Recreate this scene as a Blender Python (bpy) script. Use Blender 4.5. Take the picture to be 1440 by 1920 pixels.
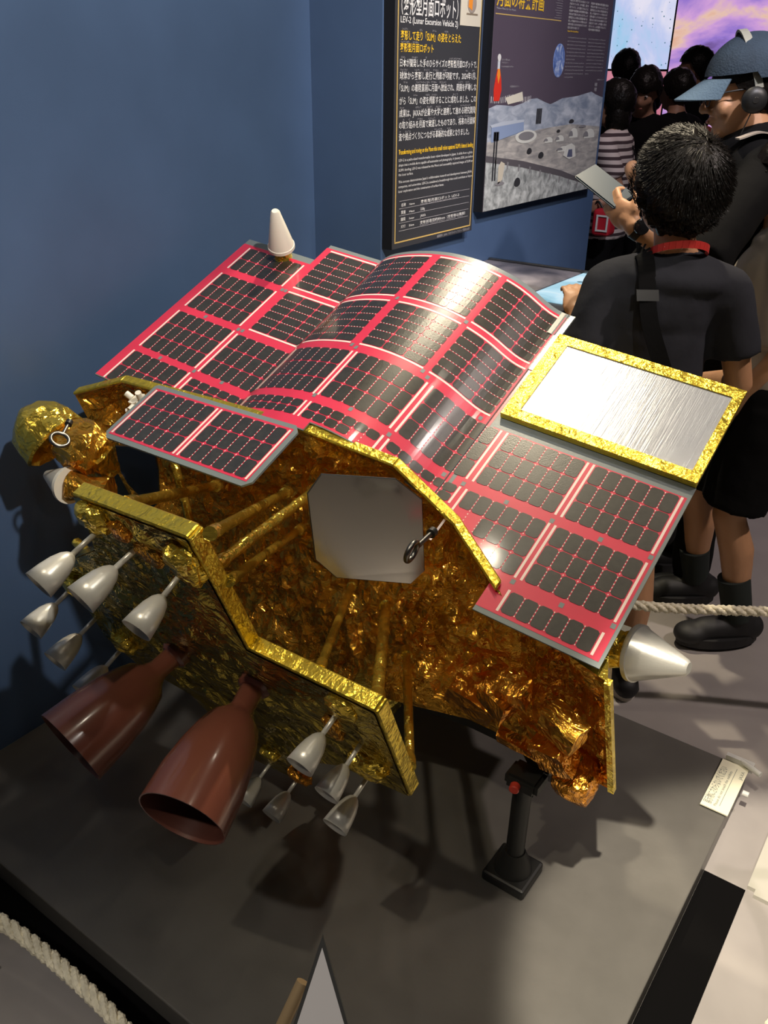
import bpy, bmesh, math, random
from mathutils import Vector, Matrix, noise
from mathutils.geometry import delaunay_2d_cdt
random.seed(7)
for o in list(bpy.data.objects): bpy.data.objects.remove(o)
S = bpy.context.scene
COL = S.collection
V = Vector
PI = math.pi

# ------------------------------------------------------------------ camera, world, lights, exposure
cam_d = bpy.data.cameras.new('camera'); cam = bpy.data.objects.new('camera', cam_d); COL.objects.link(cam)
cam_d.sensor_fit = 'VERTICAL'; cam_d.sensor_height = 24.0; cam_d.lens = 24.0 * 1600.0 / 1920.0
cam_d.clip_start = 0.02; cam_d.clip_end = 60
_r = V((0.8110, 0.5850, 0.0103)); _f = V((-0.5169, 0.7230, -0.4581)); _f.normalize()
_r = (_r - _f * _r.dot(_f)).normalized(); _u = _r.cross(_f)
cam.matrix_world = Matrix(((_r.x, _u.x, -_f.x, 0), (_r.y, _u.y, -_f.y, 0), (_r.z, _u.z, -_f.z, 1.55), (0, 0, 0, 1)))
S.camera = cam
w = bpy.data.worlds.new('world'); S.world = w; w.use_nodes = True
w.node_tree.nodes['Background'].inputs[0].default_value = (0.55, 0.52, 0.6, 1)
w.node_tree.nodes['Background'].inputs[1].default_value = 0.028
S.view_settings.view_transform = 'Standard'; S.view_settings.look = 'None'
S.view_settings.gamma = 1.0; S.view_settings.exposure = 0.0; S.view_settings.use_curve_mapping = False
S.cycles.max_bounces = 8; S.cycles.glossy_bounces = 5; S.cycles.diffuse_bounces = 3
S.cycles.sample_clamp_indirect = 4.0; S.cycles.use_denoising = True

def spot(name, loc, target, power, size_deg, blend, radius, col):
    d = bpy.data.lights.new(name, 'SPOT'); d.energy = power; d.spot_size = math.radians(size_deg); d.spot_blend = blend
    d.shadow_soft_size = radius; d.color = col
    o = bpy.data.objects.new(name, d); COL.objects.link(o); o.location = loc
    o.rotation_euler = (V(target) - V(loc)).to_track_quat('-Z', 'Y').to_euler()
    return o
spot('spot_light_key', (-1.36, 2.50, 3.2), (-0.65, 1.15, 0.5), 230, 58, 0.35, 0.035, (1.0, 0.86, 0.62))
spot('spot_light_front', (-0.75, -0.35, 3.1), (-0.72, 0.98, 0.8), 80, 27, 0.7, 0.03, (1.0, 0.88, 0.66))
spot('spot_light_corner', (-0.02, 0.25, 3.1), (0.10, 1.22, 0.0), 800, 21, 0.3, 0.03, (1.0, 0.90, 0.72))
spot('spot_light_wall', (0.62, 0.55, 3.0), (-1.6, 1.35, 1.75), 300, 66, 0.9, 0.04, (1.0, 0.94, 0.84))
spot('spot_light_sign', (0.3, 1.6, 3.2), (-1.45, 2.85, 1.5), 220, 46, 0.8, 0.06, (0.95, 0.92, 1.0))
spot('spot_light_floor', (1.1, 2.2, 3.2), (-0.45, 2.35, 0.7), 180, 50, 0.6, 0.06, (1.0, 0.85, 0.78))
spot('spot_light_near_floor', (-0.5, -0.9, 3.2), (-0.35, -0.10, 0.0), 130, 42, 0.6, 0.05, (1.0, 0.92, 0.8))
spot('added_hall_fill', (-0.9, 3.9, 3.2), (-1.85, 4.95, 1.3), 55, 55, .8, .06, (1.0, .80, .80))  # unseen lamp added to brighten the background visitors
for x_, y_ in ((-1.25, -.15), (-.45, .55), (.35, 1.15), (-1.0, 1.45), (.25, -.35), (-.15, 1.95)):      # unseen small lamps added for foil glints and soft fill
    spot('added_glint_light', (x_, y_, 3.2), (x_ * .6 - .3, y_ * .6 + .35, 0), 8, 110, .5, .03, (1.0, .88, .68))

# ------------------------------------------------------------------ materials
MATS = {}
def nt(m): m.use_nodes = True; return m.node_tree.nodes, m.node_tree.links
def mat(name, col, rough=0.5, metal=0.0, bump=0.0, bscale=60, var=0.0, vscale=8, spec=0.5, emit=0, coat=0.0):
    if name in MATS: return MATS[name]
    m = bpy.data.materials.new(name); N, L = nt(m); b = N['Principled BSDF']
    b.inputs['Base Color'].default_value = (*col, 1); b.inputs['Roughness'].default_value = rough; b.inputs['Metallic'].default_value = metal
    b.inputs['Specular IOR Level'].default_value = spec
    if coat: b.inputs['Coat Weight'].default_value = coat; b.inputs['Coat Roughness'].default_value = 0.10
    if emit: b.inputs['Emission Color'].default_value = (*col, 1); b.inputs['Emission Strength'].default_value = emit
    tc = N.new('ShaderNodeTexCoord')
    nz = N.new('ShaderNodeTexNoise'); nz.inputs['Scale'].default_value = vscale; nz.inputs['Detail'].default_value = 5; L.new(tc.outputs['Object'], nz.inputs['Vector'])
    if var:
        mp = N.new('ShaderNodeMapRange'); mp.inputs['From Min'].default_value = 0.3; mp.inputs['From Max'].default_value = 0.7
        mp.inputs['To Min'].default_value = 1 - var; mp.inputs['To Max'].default_value = 1 + var; L.new(nz.outputs['Fac'], mp.inputs['Value'])
        mx = N.new('ShaderNodeVectorMath'); mx.operation = 'SCALE'; mx.inputs[0].default_value = col; L.new(mp.outputs[0], mx.inputs['Scale']); L.new(mx.outputs[0], b.inputs['Base Color'])
    if bump:
        n2 = N.new('ShaderNodeTexNoise'); n2.inputs['Scale'].default_value = bscale; n2.inputs['Detail'].default_value = 3; L.new(tc.outputs['Object'], n2.inputs['Vector'])
        bp = N.new('ShaderNodeBump'); bp.inputs['Strength'].default_value = bump; bp.inputs['Distance'].default_value = 0.01
        L.new(n2.outputs['Fac'], bp.inputs['Height']); L.new(bp.outputs[0], b.inputs['Normal'])
    MATS[name] = m; return m

def foil(name, col, rough=0.17, facet=0.55, scale=38, streak=0.0, sdir=(1, 1, 9), fine=0.35, metal=0.78):
    """crinkled metallised film: voronoi facets tilt the normal, stretched noise adds pleats"""
    if name in MATS: return MATS[name]
    m = bpy.data.materials.new(name); N, L = nt(m); b = N['Principled BSDF']
    b.inputs['Metallic'].default_value = metal; b.inputs['Roughness'].default_value = rough
    tc = N.new('ShaderNodeTexCoord')
    dn = N.new('ShaderNodeTexNoise'); dn.inputs['Scale'].default_value = scale * 0.5; L.new(tc.outputs['Object'], dn.inputs['Vector'])
    ad = N.new('ShaderNodeVectorMath'); ad.operation = 'MULTIPLY_ADD'; L.new(dn.outputs['Color'], ad.inputs[0]); ad.inputs[1].default_value = (0.05, 0.05, 0.05); L.new(tc.outputs['Object'], ad.inputs[2])
    vo = N.new('ShaderNodeTexVoronoi'); vo.inputs['Scale'].default_value = scale; L.new(ad.outputs[0], vo.inputs['Vector'])
    sb = N.new('ShaderNodeVectorMath'); sb.operation = 'SUBTRACT'; L.new(vo.outputs['Color'], sb.inputs[0]); sb.inputs[1].default_value = (0.5, 0.5, 0.5)
    sc = N.new('ShaderNodeVectorMath'); sc.operation = 'SCALE'; L.new(sb.outputs[0], sc.inputs[0]); sc.inputs['Scale'].default_value = facet
    # pleats
    mp = N.new('ShaderNodeMapping'); mp.inputs['Scale'].default_value = sdir; L.new(ad.outputs[0], mp.inputs['Vector'])
    ns = N.new('ShaderNodeTexNoise'); ns.inputs['Scale'].default_value = 16; ns.inputs['Detail'].default_value = 4; L.new(mp.outputs[0], ns.inputs['Vector'])
    bp = N.new('ShaderNodeBump'); bp.inputs['Strength'].default_value = streak; bp.inputs['Distance'].default_value = 0.02; L.new(ns.outputs['Fac'], bp.inputs['Height'])
    n3 = N.new('ShaderNodeTexNoise'); n3.inputs['Scale'].default_value = 130; n3.inputs['Detail'].default_value = 3; L.new(tc.outputs['Object'], n3.inputs['Vector'])
    b2 = N.new('ShaderNodeBump'); b2.inputs['Strength'].default_value = fine; b2.inputs['Distance'].default_value = 0.003; L.new(n3.outputs['Fac'], b2.inputs['Height']); L.new(bp.outputs[0], b2.inputs['Normal'])
    ge = N.new('ShaderNodeVectorMath'); ge.operation = 'ADD'; L.new(b2.outputs[0], ge.inputs[0]); L.new(sc.outputs[0], ge.inputs[1])
    no = N.new('ShaderNodeVectorMath'); no.operation = 'NORMALIZE'; L.new(ge.outputs[0], no.inputs[0]); L.new(no.outputs[0], b.inputs['Normal'])
    nv = N.new('ShaderNodeTexNoise'); nv.inputs['Scale'].default_value = 7; L.new(tc.outputs['Object'], nv.inputs['Vector'])
    cr = N.new('ShaderNodeMix'); cr.data_type = 'RGBA'; L.new(nv.outputs['Fac'], cr.inputs['Factor'])
    cr.inputs[6].default_value = (*[c * 0.85 for c in col], 1); cr.inputs[7].default_value = (*[min(1, c * 1.12) for c in col], 1)
    L.new(cr.outputs[2], b.inputs['Base Color'])
    MATS[name] = m; return m

M_gold = foil('gold_foil', (0.92, 0.64, 0.09), 0.16, 0.42, 50, 0.4, (1, 1, 5), .12, .88)
M_goldtape = foil('gold_tape', (0.92, 0.66, 0.08), 0.28, 0.20, 60, 0.25, (4, 1, 4), .7, .88)
M_amber = foil('amber_foil', (0.92, 0.45, 0.055), 0.13, 0.34, 34, 0.5, (1, 8, 2), .05, .90)
M_olive = foil('dark_gold_foil', (0.60, 0.45, 0.08), 0.10, 0.20, 14, 0.6, (1, 7, 1), .05, .97)
M_orange = foil('orange_film', (0.80, 0.33, 0.035), 0.16, 0.30, 40, 0.5, (6, 1, 2), .1, .9)
M_cell = mat('solar_cell_black', (0.028, 0.026, 0.022), 0.30, 0, 0.05, 400, 0.25, 90, 0.6, 0, 0.8)
M_red = mat('printed_red', (0.62, 0.030, 0.075), 0.34, 0, 0, 1, 0.05, 20, .5, 0, .7)
M_sgrey = mat('sheet_grey', (0.16, 0.19, 0.20), 0.38, 0, 0.03, 200)
M_bus = mat('busbar_white', (0.80, 0.66, 0.62), 0.4)
M_silver = mat('silver_paint', (0.50, 0.49, 0.46), 0.33, 0.5, 0.03, 200)
M_white = mat('ivory_paint', (0.78, 0.74, 0.64), 0.45)
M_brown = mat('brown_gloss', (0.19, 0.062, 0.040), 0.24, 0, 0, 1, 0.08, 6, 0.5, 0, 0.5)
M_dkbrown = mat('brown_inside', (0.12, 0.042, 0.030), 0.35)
M_black = mat('black_metal', (0.012, 0.012, 0.012), 0.45)
M_steel = mat('steel', (0.20, 0.195, 0.185), 0.34, 1.0)
M_mirror = mat('second_surface_mirror', (0.66, 0.64, 0.61), 0.20, 1.0, 0.01, 15)
M_mirror_d = mat('dark_mirror', (0.45, 0.47, 0.52), 0.05, 1.0, 0.01, 15)

# ------------------------------------------------------------------ mesh helpers
def link(name, me, m, parent=None, smooth=False):
    o = bpy.data.objects.new(name, me); COL.objects.link(o)
    if m is not None and not me.materials:
        for q in (m if isinstance(m, (list, tuple)) else [m]): me.materials.append(q)
    if smooth:
        if len(me.polygons) < 6000:
            b_m = bmesh.new(); b_m.from_mesh(me)
            for e in b_m.edges:
                if len(e.link_faces) == 2 and e.calc_face_angle(0) > .65: e.smooth = False
            b_m.to_mesh(me); b_m.free()
        me.polygons.foreach_set('use_smooth', [True] * len(me.polygons))
    if parent is not None: setpar(o, parent)
    return o
def setpar(o, parent):
    bpy_m = o.matrix_basis.copy()
    o.parent = parent
    o.matrix_parent_inverse = wm(parent).inverted()
    o.matrix_basis = bpy_m
def wm(o):
    m = o.matrix_basis.copy()
    if o.parent is not None: m = wm(o.parent) @ o.matrix_parent_inverse @ m
    return m
def from_bm(name, bm, m, parent=None, smooth=False, recalc=True):
    if recalc: bmesh.ops.recalc_face_normals(bm, faces=bm.faces)
    me = bpy.data.meshes.new(name); bm.to_mesh(me); bm.free()
    return link(name, me, m, parent, smooth)
def empty(name, loc, label, cat, group=None):
    o = bpy.data.objects.new(name, None); COL.objects.link(o); o.location = loc; o.empty_display_size = 0.05
    return tag(o, label, cat, group)
def tag(o, label=None, cat=None, group=None, kind=None):
    if label: o['label'] = label
    if cat: o['category'] = cat
    if group: o['group'] = group
    if kind: o['kind'] = kind
    return o
def bx(bm, lo, hi):
    lo, hi = V(lo), V(hi)
    vs = [bm.verts.new((x, y, z)) for x in (lo.x, hi.x) for y in (lo.y, hi.y) for z in (lo.z, hi.z)]
    for f in ((0, 1, 3, 2), (4, 6, 7, 5), (0, 4, 5, 1), (2, 3, 7, 6), (0, 2, 6, 4), (1, 5, 7, 3)): bm.faces.new([vs[i] for i in f])
    return vs
def bevel_box(name, lo, hi, m, parent=None, bev=0.004, seg=2):
    bm = bmesh.new(); bx(bm, lo, hi)
    if bev: bmesh.ops.bevel(bm, geom=bm.edges[:], offset=bev, segments=seg, profile=0.5, affect='EDGES')
    return from_bm(name, bm, m, parent)
def obox(bm, c, ax, ay, az):
    """box with centre and half-axis vectors"""
    c, ax, ay, az = V(c), V(ax), V(ay), V(az)
    vs = [bm.verts.new(c + sx * ax + sy * ay + sz * az) for sx in (-1, 1) for sy in (-1, 1) for sz in (-1, 1)]
    for f in ((0, 1, 3, 2), (4, 6, 7, 5), (0, 4, 5, 1), (2, 3, 7, 6), (0, 2, 6, 4), (1, 5, 7, 3)): bm.faces.new([vs[i] for i in f])
def frame(d):
    d = V(d).normalized(); a = V((0, 0, 1)) if abs(d.z) < 0.9 else V((1, 0, 0))
    x = a.cross(d).normalized(); return x, d.cross(x), d
def lathe(bm, p, d, prof, seg=32, cap0=True, cap1=True):
    """prof: list of (distance along d, radius)"""
    x, y, z = frame(d); p = V(p); rings = []
    for t, r in prof:
        rings.append([bm.verts.new(p + z * t + (x * math.cos(2 * PI * k / seg) + y * math.sin(2 * PI * k / seg)) * max(r, 1e-5)) for k in range(seg)])
    for a, b in zip(rings, rings[1:]):
        for k in range(seg): bm.faces.new((a[k], a[(k + 1) % seg], b[(k + 1) % seg], b[k]))
    if cap0: bm.faces.new(rings[0][::-1])
    if cap1: bm.faces.new(rings[-1])
def tube(bm, pts, r, seg=10, closed=False):
    pts = [V(p) for p in pts]; n = len(pts); rings = []; px = None
    for i, p in enumerate(pts):
        if closed: d = (pts[(i + 1) % n] - pts[i - 1]).normalized()
        else: d = (pts[min(i + 1, n - 1)] - pts[max(i - 1, 0)]).normalized()
        if px is None: px = frame(d)[0]
        x = (px - d * px.dot(d)).normalized(); px = x; y = d.cross(x)
        rr = r[i] if isinstance(r, (list, tuple)) else r
        rings.append([bm.verts.new(p + (x * math.cos(2 * PI * k / seg) + y * math.sin(2 * PI * k / seg)) * rr) for k in range(seg)])
    m = n if closed else n - 1
    for i in range(m):
        a, b = rings[i], rings[(i + 1) % n]
        for k in range(seg): bm.faces.new((a[k], a[(k + 1) % seg], b[(k + 1) % seg], b[k]))
    if not closed: bm.faces.new(rings[0][::-1]); bm.faces.new(rings[-1])
def prism(bm, pts, off):
    """closed polygon pts extruded by vector off"""
    a = [bm.verts.new(V(p)) for p in pts]; b = [bm.verts.new(V(p) + V(off)) for p in pts]; n = len(a)
    bm.faces.new(a); bm.faces.new(b[::-1])
    for i in range(n): bm.faces.new((a[i], b[i], b[(i + 1) % n], a[(i + 1) % n]))
def bez(p, k=16):
    p = [V(q) for q in p]; out = []
    for i in range(len(p) - 1):
        p0 = p[i - 1] if i else 2 * p[0] - p[1]; p3 = p[i + 2] if i + 2 < len(p) else 2 * p[-1] - p[-2]
        for j in range(k):
            t = j / k; out.append(0.5 * (2 * p[i] + (p[i + 1] - p0) * t + (2 * p0 - 5 * p[i] + 4 * p[i + 1] - p3) * t * t + (3 * p[i] - p0 - 3 * p[i + 1] + p3) * t ** 3))
    out.append(p[-1]); return out

TMP = bpy.data.scenes.new('scratch')                          # scratch scene for evaluating text and remeshed bodies; removed at the end
def scratch_dg():
    with bpy.context.temp_override(scene=TMP, view_layer=TMP.view_layers[0]):
        TMP.view_layers[0].update(); return bpy.context.evaluated_depsgraph_get()
def text_mesh(body, size, bold=0.0):
    c = bpy.data.curves.new('txt', 'FONT'); c.body = body; c.size = size; c.offset = bold; c.resolution_u = 2
    o = bpy.data.objects.new('txt', c); TMP.collection.objects.link(o)
    dg = scratch_dg()
    me = bpy.data.meshes.new_from_object(o.evaluated_get(dg)); bpy.data.objects.remove(o); bpy.data.curves.remove(c)
    return me
def wall_text(name, body, x, y0, z0, h, m, parent, width=None, bold=0.0, dy=V((0, 1, 0)), dz=V((0, 0, 1)), O=None, uni=False):
    """flat printed lettering on a plane x = const, reading along +Y; h: letter height; width: fitted line width"""
    me = text_mesh(body, 1.0, bold); xs = [v.co.x for v in me.vertices]; ys = [v.co.y for v in me.vertices]
    if not xs: return None
    x0, wd = min(xs), max(xs) - min(xs); sy = h / 0.74; sx = (width / wd) if width else sy
    org = O if O is not None else V((x, y0, z0)); org = V(org)
    for v in me.vertices: v.co = org + dy * ((v.co.x - x0) * sx) + dz * (v.co.y * sy)
    me.materials.clear()
    return link(name, me, m, parent)

# ------------------------------------------------------------------ the setting
def struct(o): o['kind'] = 'structure'; return o
M_wall = mat('navy_wall_paint', (0.066, 0.112, 0.215), 0.42, 0, 0.04, 25, 0.10, 3.0, 0.4)
M_floor = mat('grey_vinyl_floor', (0.30, 0.275, 0.265), 0.42, 0, 0.02, 60, 0.10, 5.0, 0.4)
M_darkwall = mat('dark_wall_paint', (0.03, 0.025, 0.035), 0.7)
M_plat = mat('charcoal_platform', (0.105, 0.099, 0.091), 0.36, 0, 0.03, 90, 0.14, 7.0, 0.45)
struct(bevel_box('floor', (-6, -2.5, -0.1), (4.0, 9.2, 0), M_floor, None, 0))
struct(bevel_box('wall_left', (-1.95, -2.5, 0), (-1.69, 2.0, 3.4), M_wall, None, 0))
struct(bevel_box('wall_sign', (-1.95, 2.0, 0), (-1.45, 3.46, 3.4), M_wall, None, 0.002))
struct(bevel_box('wall_far', (-6, 8.72, 0), (4.0, 8.9, 3.4), M_darkwall, None, 0))
pl = bevel_box('display_platform', (-1.688, 0.556, 0.0), (-0.182, 1.783, 0.06), M_plat, None, 0.003)
tag(pl, 'low charcoal grey platform on the floor carrying the gold lunar lander', 'platform')
M_shadow = mat('shadow_black', (0.003, 0.0028, 0.003), 0.9, 0, 0, 1, 0, 8, 0.05)
bm = bmesh.new(); bx(bm, (-1.69, 0.508, 0), (-0.094, 0.5555, 0.004)); bx(bm, (-0.1815, 0.5555, 0), (-0.094, 1.475, 0.004))  # flat black strip stands in for the shadow beside the platform
struct(from_bm('shadow_strip_1', bm, M_shadow))

# backlit screens on the far wall
def screen_mat(name, stops, scale, strength, spots=False, tilt=(0, 0, 0)):
    m = bpy.data.materials.new(name); N, L = nt(m); b = N['Principled BSDF']
    b.inputs['Base Color'].default_value = (0.01, 0.01, 0.01, 1); b.inputs['Roughness'].default_value = 0.4
    tc = N.new('ShaderNodeTexCoord'); mp = N.new('ShaderNodeMapping'); mp.inputs['Scale'].default_value = scale; mp.inputs['Rotation'].default_value = tilt
    L.new(tc.outputs['Object'], mp.inputs['Vector'])
    nz = N.new('ShaderNodeTexNoise'); nz.inputs['Scale'].default_value = 1.0; nz.inputs['Detail'].default_value = 7; nz.inputs['Roughness'].default_value = 0.55; nz.inputs['Distortion'].default_value = 0.6
    L.new(mp.outputs[0], nz.inputs['Vector'])
    cr = N.new('ShaderNodeValToRGB'); e = cr.color_ramp.elements
    e[0].position, e[0].color = stops[0][0], (*stops[0][1], 1); e[1].position, e[1].color = stops[-1][0], (*stops[-1][1], 1)
    for p, c in stops[1:-1]: q = e.new(p); q.color = (*c, 1)
    L.new(nz.outputs['Fac'], cr.inputs['Fac']); out = cr.outputs[0]
    if spots:
        v = N.new('ShaderNodeTexVoronoi'); v.inputs['Scale'].default_value = spots; L.new(tc.outputs['Object'], v.inputs['Vector'])
        th = N.new('ShaderNodeMath'); th.operation = 'MULTIPLY'; L.new(v.outputs['Color'], th.inputs[0]); th.inputs[1].default_value = 0.20
        lt = N.new('ShaderNodeMath'); lt.operation = 'LESS_THAN'; L.new(v.outputs['Distance'], lt.inputs[0]); L.new(th.outputs[0], lt.inputs[1])
        mx = N.new('ShaderNodeMix'); mx.data_type = 'RGBA'; L.new(lt.outputs[0], mx.inputs['Factor']); L.new(out, mx.inputs[6]); mx.inputs[7].default_value = (0.10, 0.22, 0.30, 1); out = mx.outputs[2]
    L.new(out, b.inputs['Emission Color']); b.inputs['Emission Strength'].default_value = strength
    return m
SC1 = screen_mat('screen_ice', [(0.30, (0.30, 0.62, 0.85)), (0.45, (0.55, 0.62, 0.90)), (0.55, (0.80, 0.78, 0.92)), (0.7, (0.95, 0.85, 0.95))], (2.2, 1, 0.9), 0.95, 22.0)
SC2 = screen_mat('screen_mars', [(0.30, (0.10, 0.05, 0.16)), (0.40, (0.36, 0.22, 0.72)), (0.50, (0.72, 0.40, 0.80)), (0.56, (0.92, 0.62, 0.50)), (0.64, (0.85, 0.42, 0.25)), (0.75, (0.95, 0.75, 0.7))], (0.9, 1, 2.6), 0.85, False, (0, 0.5, 0))
SC3 = screen_mat('screen_pink', [(0.3, (0.72, 0.20, 0.30)), (0.7, (0.90, 0.42, 0.52))], (1.5, 1, 1.5), 0.75)
SC4 = screen_mat('screen_violet', [(0.3, (0.22, 0.12, 0.28)), (0.7, (0.55, 0.40, 0.60))], (1.5, 1, 1.5), 0.8)
def screen(label, x0, x1, z0, z1, m):
    s = empty('wall_screen', ((x0 + x1) / 2, 8.66, z0), label, 'screen')
    bevel_box('frame', (x0, 8.63, z0), (x1, 8.718, z1), M_black, s, 0.004)
    bm = bmesh.new(); bx(bm, (x0 + .004, 8.622, z0 + .004), (x1 - .004, 8.6295, z1 - .004)); from_bm('display', bm, m, s)
screen('tall glowing pale blue screen with dark specks on the far wall', -4.6, -3.045, 1.595, 3.1, SC1)
screen('glowing pink screen strip below the pale blue screen', -4.6, -3.045, 0.85, 1.585, SC3)
screen('large glowing orange and violet Mars landscape screen on the far wall', -3.035, -2.22, 0.85, 3.1, SC2)
screen('dim violet screen at the far right of the Mars screen', -2.21, -0.8, 0.85, 3.1, SC4)

# ------------------------------------------------------------------ lunar lander
TILT = math.radians(23.5)
EC = V((1, 0, 0)); EE = V((0, math.cos(TILT), math.sin(TILT))); EN = V((0, -math.sin(TILT), math.cos(TILT)))
LO = V((-0.356, 1.055, 0.736))
def W(a, b=None, h=None):
    if b is None: a, b, h = a
    return LO + EC * a + EE * b + EN * h
lander = empty('lunar_lander', (-0.75, 1.2, 0.06), 'gold foil lunar lander model with red and black solar panels, tilted over the platform', 'spacecraft')

# --- profile of the curved solar sheet in the (a, h) plane, swept along b
CT = [(-1.225, .176), (-.873, .1225), (-.84, .142), (-.793, .157), (-.745, .166), (-.702, .1705), (-.655, .171), (-.605, .165), (-.565, .155), (-.529, .142), (-.497, .126), (-.469, .107), (-.442, .084), (-.418, .067), (-.39, .057), (-.35, .0505), (.02, -.003)]
def cat2(p0, p1, p2, p3, t): return tuple(.5 * (2 * p1[i] + (p2[i] - p0[i]) * t + (2 * p0[i] - 5 * p1[i] + 4 * p2[i] - p3[i]) * t * t + (3 * p1[i] - p0[i] - 3 * p2[i] + p3[i]) * t ** 3) for i in (0, 1))
PR = [tuple(CT[0][i] + (CT[1][i] - CT[0][i]) * k / 8 for i in (0, 1)) for k in range(9)]
for i in range(1, len(CT) - 2):
    p0 = CT[i - 1] if i > 1 else (2 * CT[1][0] - CT[2][0], 2 * CT[1][1] - CT[2][1])
    PR += [cat2(p0, CT[i], CT[i + 1], CT[i + 2], k / 8) for k in range(1, 9)]
PR += [tuple(CT[-2][i] + (CT[-1][i] - CT[-2][i]) * k / 8 for i in (0, 1)) for k in range(1, 9)]
AS = [0.0]
for p, q in zip(PR, PR[1:]): AS.append(AS[-1] + math.hypot(q[0] - p[0], q[1] - p[1]))
SCR = AS[8]                                                   # arc length of the fold on the left of the hump
def prof(s):
    s = min(max(s, 0), AS[-1]); i = 0
    lo, hi = 0, len(AS) - 1
    while hi - lo > 1:
        m_ = (lo + hi) // 2
        if AS[m_] <= s: lo = m_
        else: hi = m_
    p, q = PR[lo], PR[hi]; t = (s - AS[lo]) / (AS[hi] - AS[lo]); L_ = math.hypot(q[0] - p[0], q[1] - p[1])
    return p[0] + (q[0] - p[0]) * t, p[1] + (q[1] - p[1]) * t, -(q[1] - p[1]) / L_, (q[0] - p[0]) / L_
def SH(s, b, off=0.0):
    a, h, na, nh = prof(s); return W(a + na * off, b, h + nh * off)
FLATN = None
def FP(s, b, off=0.0): return W(-0.952 + s, -0.057 + b, 0.24 + off)   # the flat panel in front
def ssamp(s0, s1, step=0.012, curved=True):
    out = {s0, s1}
    if curved:
        k = max(1, math.ceil((s1 - s0) / step))
        out |= {s0 + (s1 - s0) * i / k for i in range(k + 1)}
        if s0 < SCR < s1: out.add(SCR)
    return sorted(out)
def patch(bm, F, s0, s1, b0, b1, off, curved=True, step=0.012, thick=0.0):
    ss = ssamp(s0, s1, step, curved)
    lo = [bm.verts.new(F(s, b0, off)) for s in ss]; hi = [bm.verts.new(F(s, b1, off)) for s in ss]
    for i in range(len(ss) - 1): bm.faces.new((lo[i], lo[i + 1], hi[i + 1], hi[i]))
    if thick:
        l2 = [bm.verts.new(F(s, b0, off - thick)) for s in ss]; h2 = [bm.verts.new(F(s, b1, off - thick)) for s in ss]
        for i in range(len(ss) - 1):
            bm.faces.new((l2[i], h2[i], h2[i + 1], l2[i + 1])); bm.faces.new((lo[i], l2[i], l2[i + 1], lo[i + 1])); bm.faces.new((hi[i], hi[i + 1], h2[i + 1], h2[i]))
        bm.faces.new((lo[0], hi[0], h2[0], l2[0])); bm.faces.new((lo[-1], l2[-1], h2[-1], hi[-1]))
def cell_bm(F, s0, s1, b0, b1, curved, ch=0.0042, off=0.0011):
    """one solar cell: a thin tile with cut corners that follows the sheet"""
    bm = bmesh.new(); ss = [s0, s0 + ch, s1 - ch, s1]
    if curved: ss = sorted(set(ss + [s0 + (s1 - s0) * k / 3 for k in (1, 2)]))
    ins = lambda s: ch * 0.9 * max(0, 1 - min(s - s0, s1 - s) / ch)
    lo = [bm.verts.new(F(s, b0 + ins(s), off)) for s in ss]; hi = [bm.verts.new(F(s, b1 - ins(s), off)) for s in ss]
    l2 = [bm.verts.new(F(s, b0 + ins(s), 0.0004)) for s in ss]; h2 = [bm.verts.new(F(s, b1 - ins(s), 0.0004)) for s in ss]
    for i in range(len(ss) - 1):
        bm.faces.new((lo[i], lo[i + 1], hi[i + 1], hi[i])); bm.faces.new((lo[i], l2[i], l2[i + 1], lo[i + 1])); bm.faces.new((hi[i], hi[i + 1], h2[i + 1], h2[i]))
    bm.faces.new((lo[0], hi[0], h2[0], l2[0])); bm.faces.new((lo[-1], l2[-1], h2[-1], hi[-1]))
    return bm
NBS = [(.90 + .01 * k, .91 + .01 * k) for k in range(16)] + [(1.06, 1.067)]
def NB(s):                                                     # near edge of the sheet where it meets the body rim
    for (p, q), (p2, q2) in zip(((.60, .172), (.85, .185), (.946, .152), (1.016, .104), (1.067, .064)), ((.85, .185), (.946, .152), (1.016, .104), (1.067, .064), (2, 0))):
        if p <= s <= p2: return q + (q2 - q) * (s - p) / (p2 - p)
    return .15
sheet_bm = bmesh.new()
for (s0, s1, b0, b1) in ((0, .207, .13, .686), (.207, .60, .15, .752), *[(.60 + .02 * k, .62 + .02 * k, .172, .752) for k in range(15)], *[(u0, u1, NB(u0), .412) for u0, u1 in NBS], (1.067, 1.29, 0.002, .412)):
    patch(sheet_bm, SH, s0, s1, b0, b1, 0, True, 0.010, 0.003)
patch(sheet_bm, SH, .90, 1.288, .412, .668, -0.0005, True, .02, .0025)
bmesh.ops.remove_doubles(sheet_bm, verts=sheet_bm.verts, dist=1e-5)
sheet = from_bm('solar_sheet', sheet_bm, M_sgrey, lander)
sheet['label'] = 'wide curved solar panel sheet printed red with a hump in the middle'
rb = bmesh.new()
for (s0, s1, b0, b1) in ((0, .205, .132, .666), (.205, .60, .152, .740), (.60, .892, .174, .740), *[(u0, u1, NB(u0) + .002, .384) for u0, u1 in NBS if u0 > .89], (1.067, 1.284, .012, .384)): patch(rb, SH, s0, s1, b0, b1, .0004, True, .008)
patch(rb, SH, .878, .886, .40, .60, .0007)
from_bm('red_print', rb, M_red, sheet, False, False)
g = bmesh.new()                                                # grey registration marks where the red bands cross
for s, b in ((.204, .556), (.214, .556), (.2, .395), (.212, .395), (.1, .396), (.1, .238), (.2, .24), (.28, .24), (.545, .568), (.715, .568), (.541, .40), (.556, .394), (.712, .40), (.728, .392), (.86, .39), (.562, .24), (.742, .23), (.65, .238), (.92, .23), (.87, .232), (1.1, .228), (1.01, .228), (1.19, .23), (1.1, .081), (1.19, .078), (1.278, .235), (1.278, .082)):
    patch(g, SH, s - .004, s + .004, b - .005, b + .005, .0009)
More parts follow.
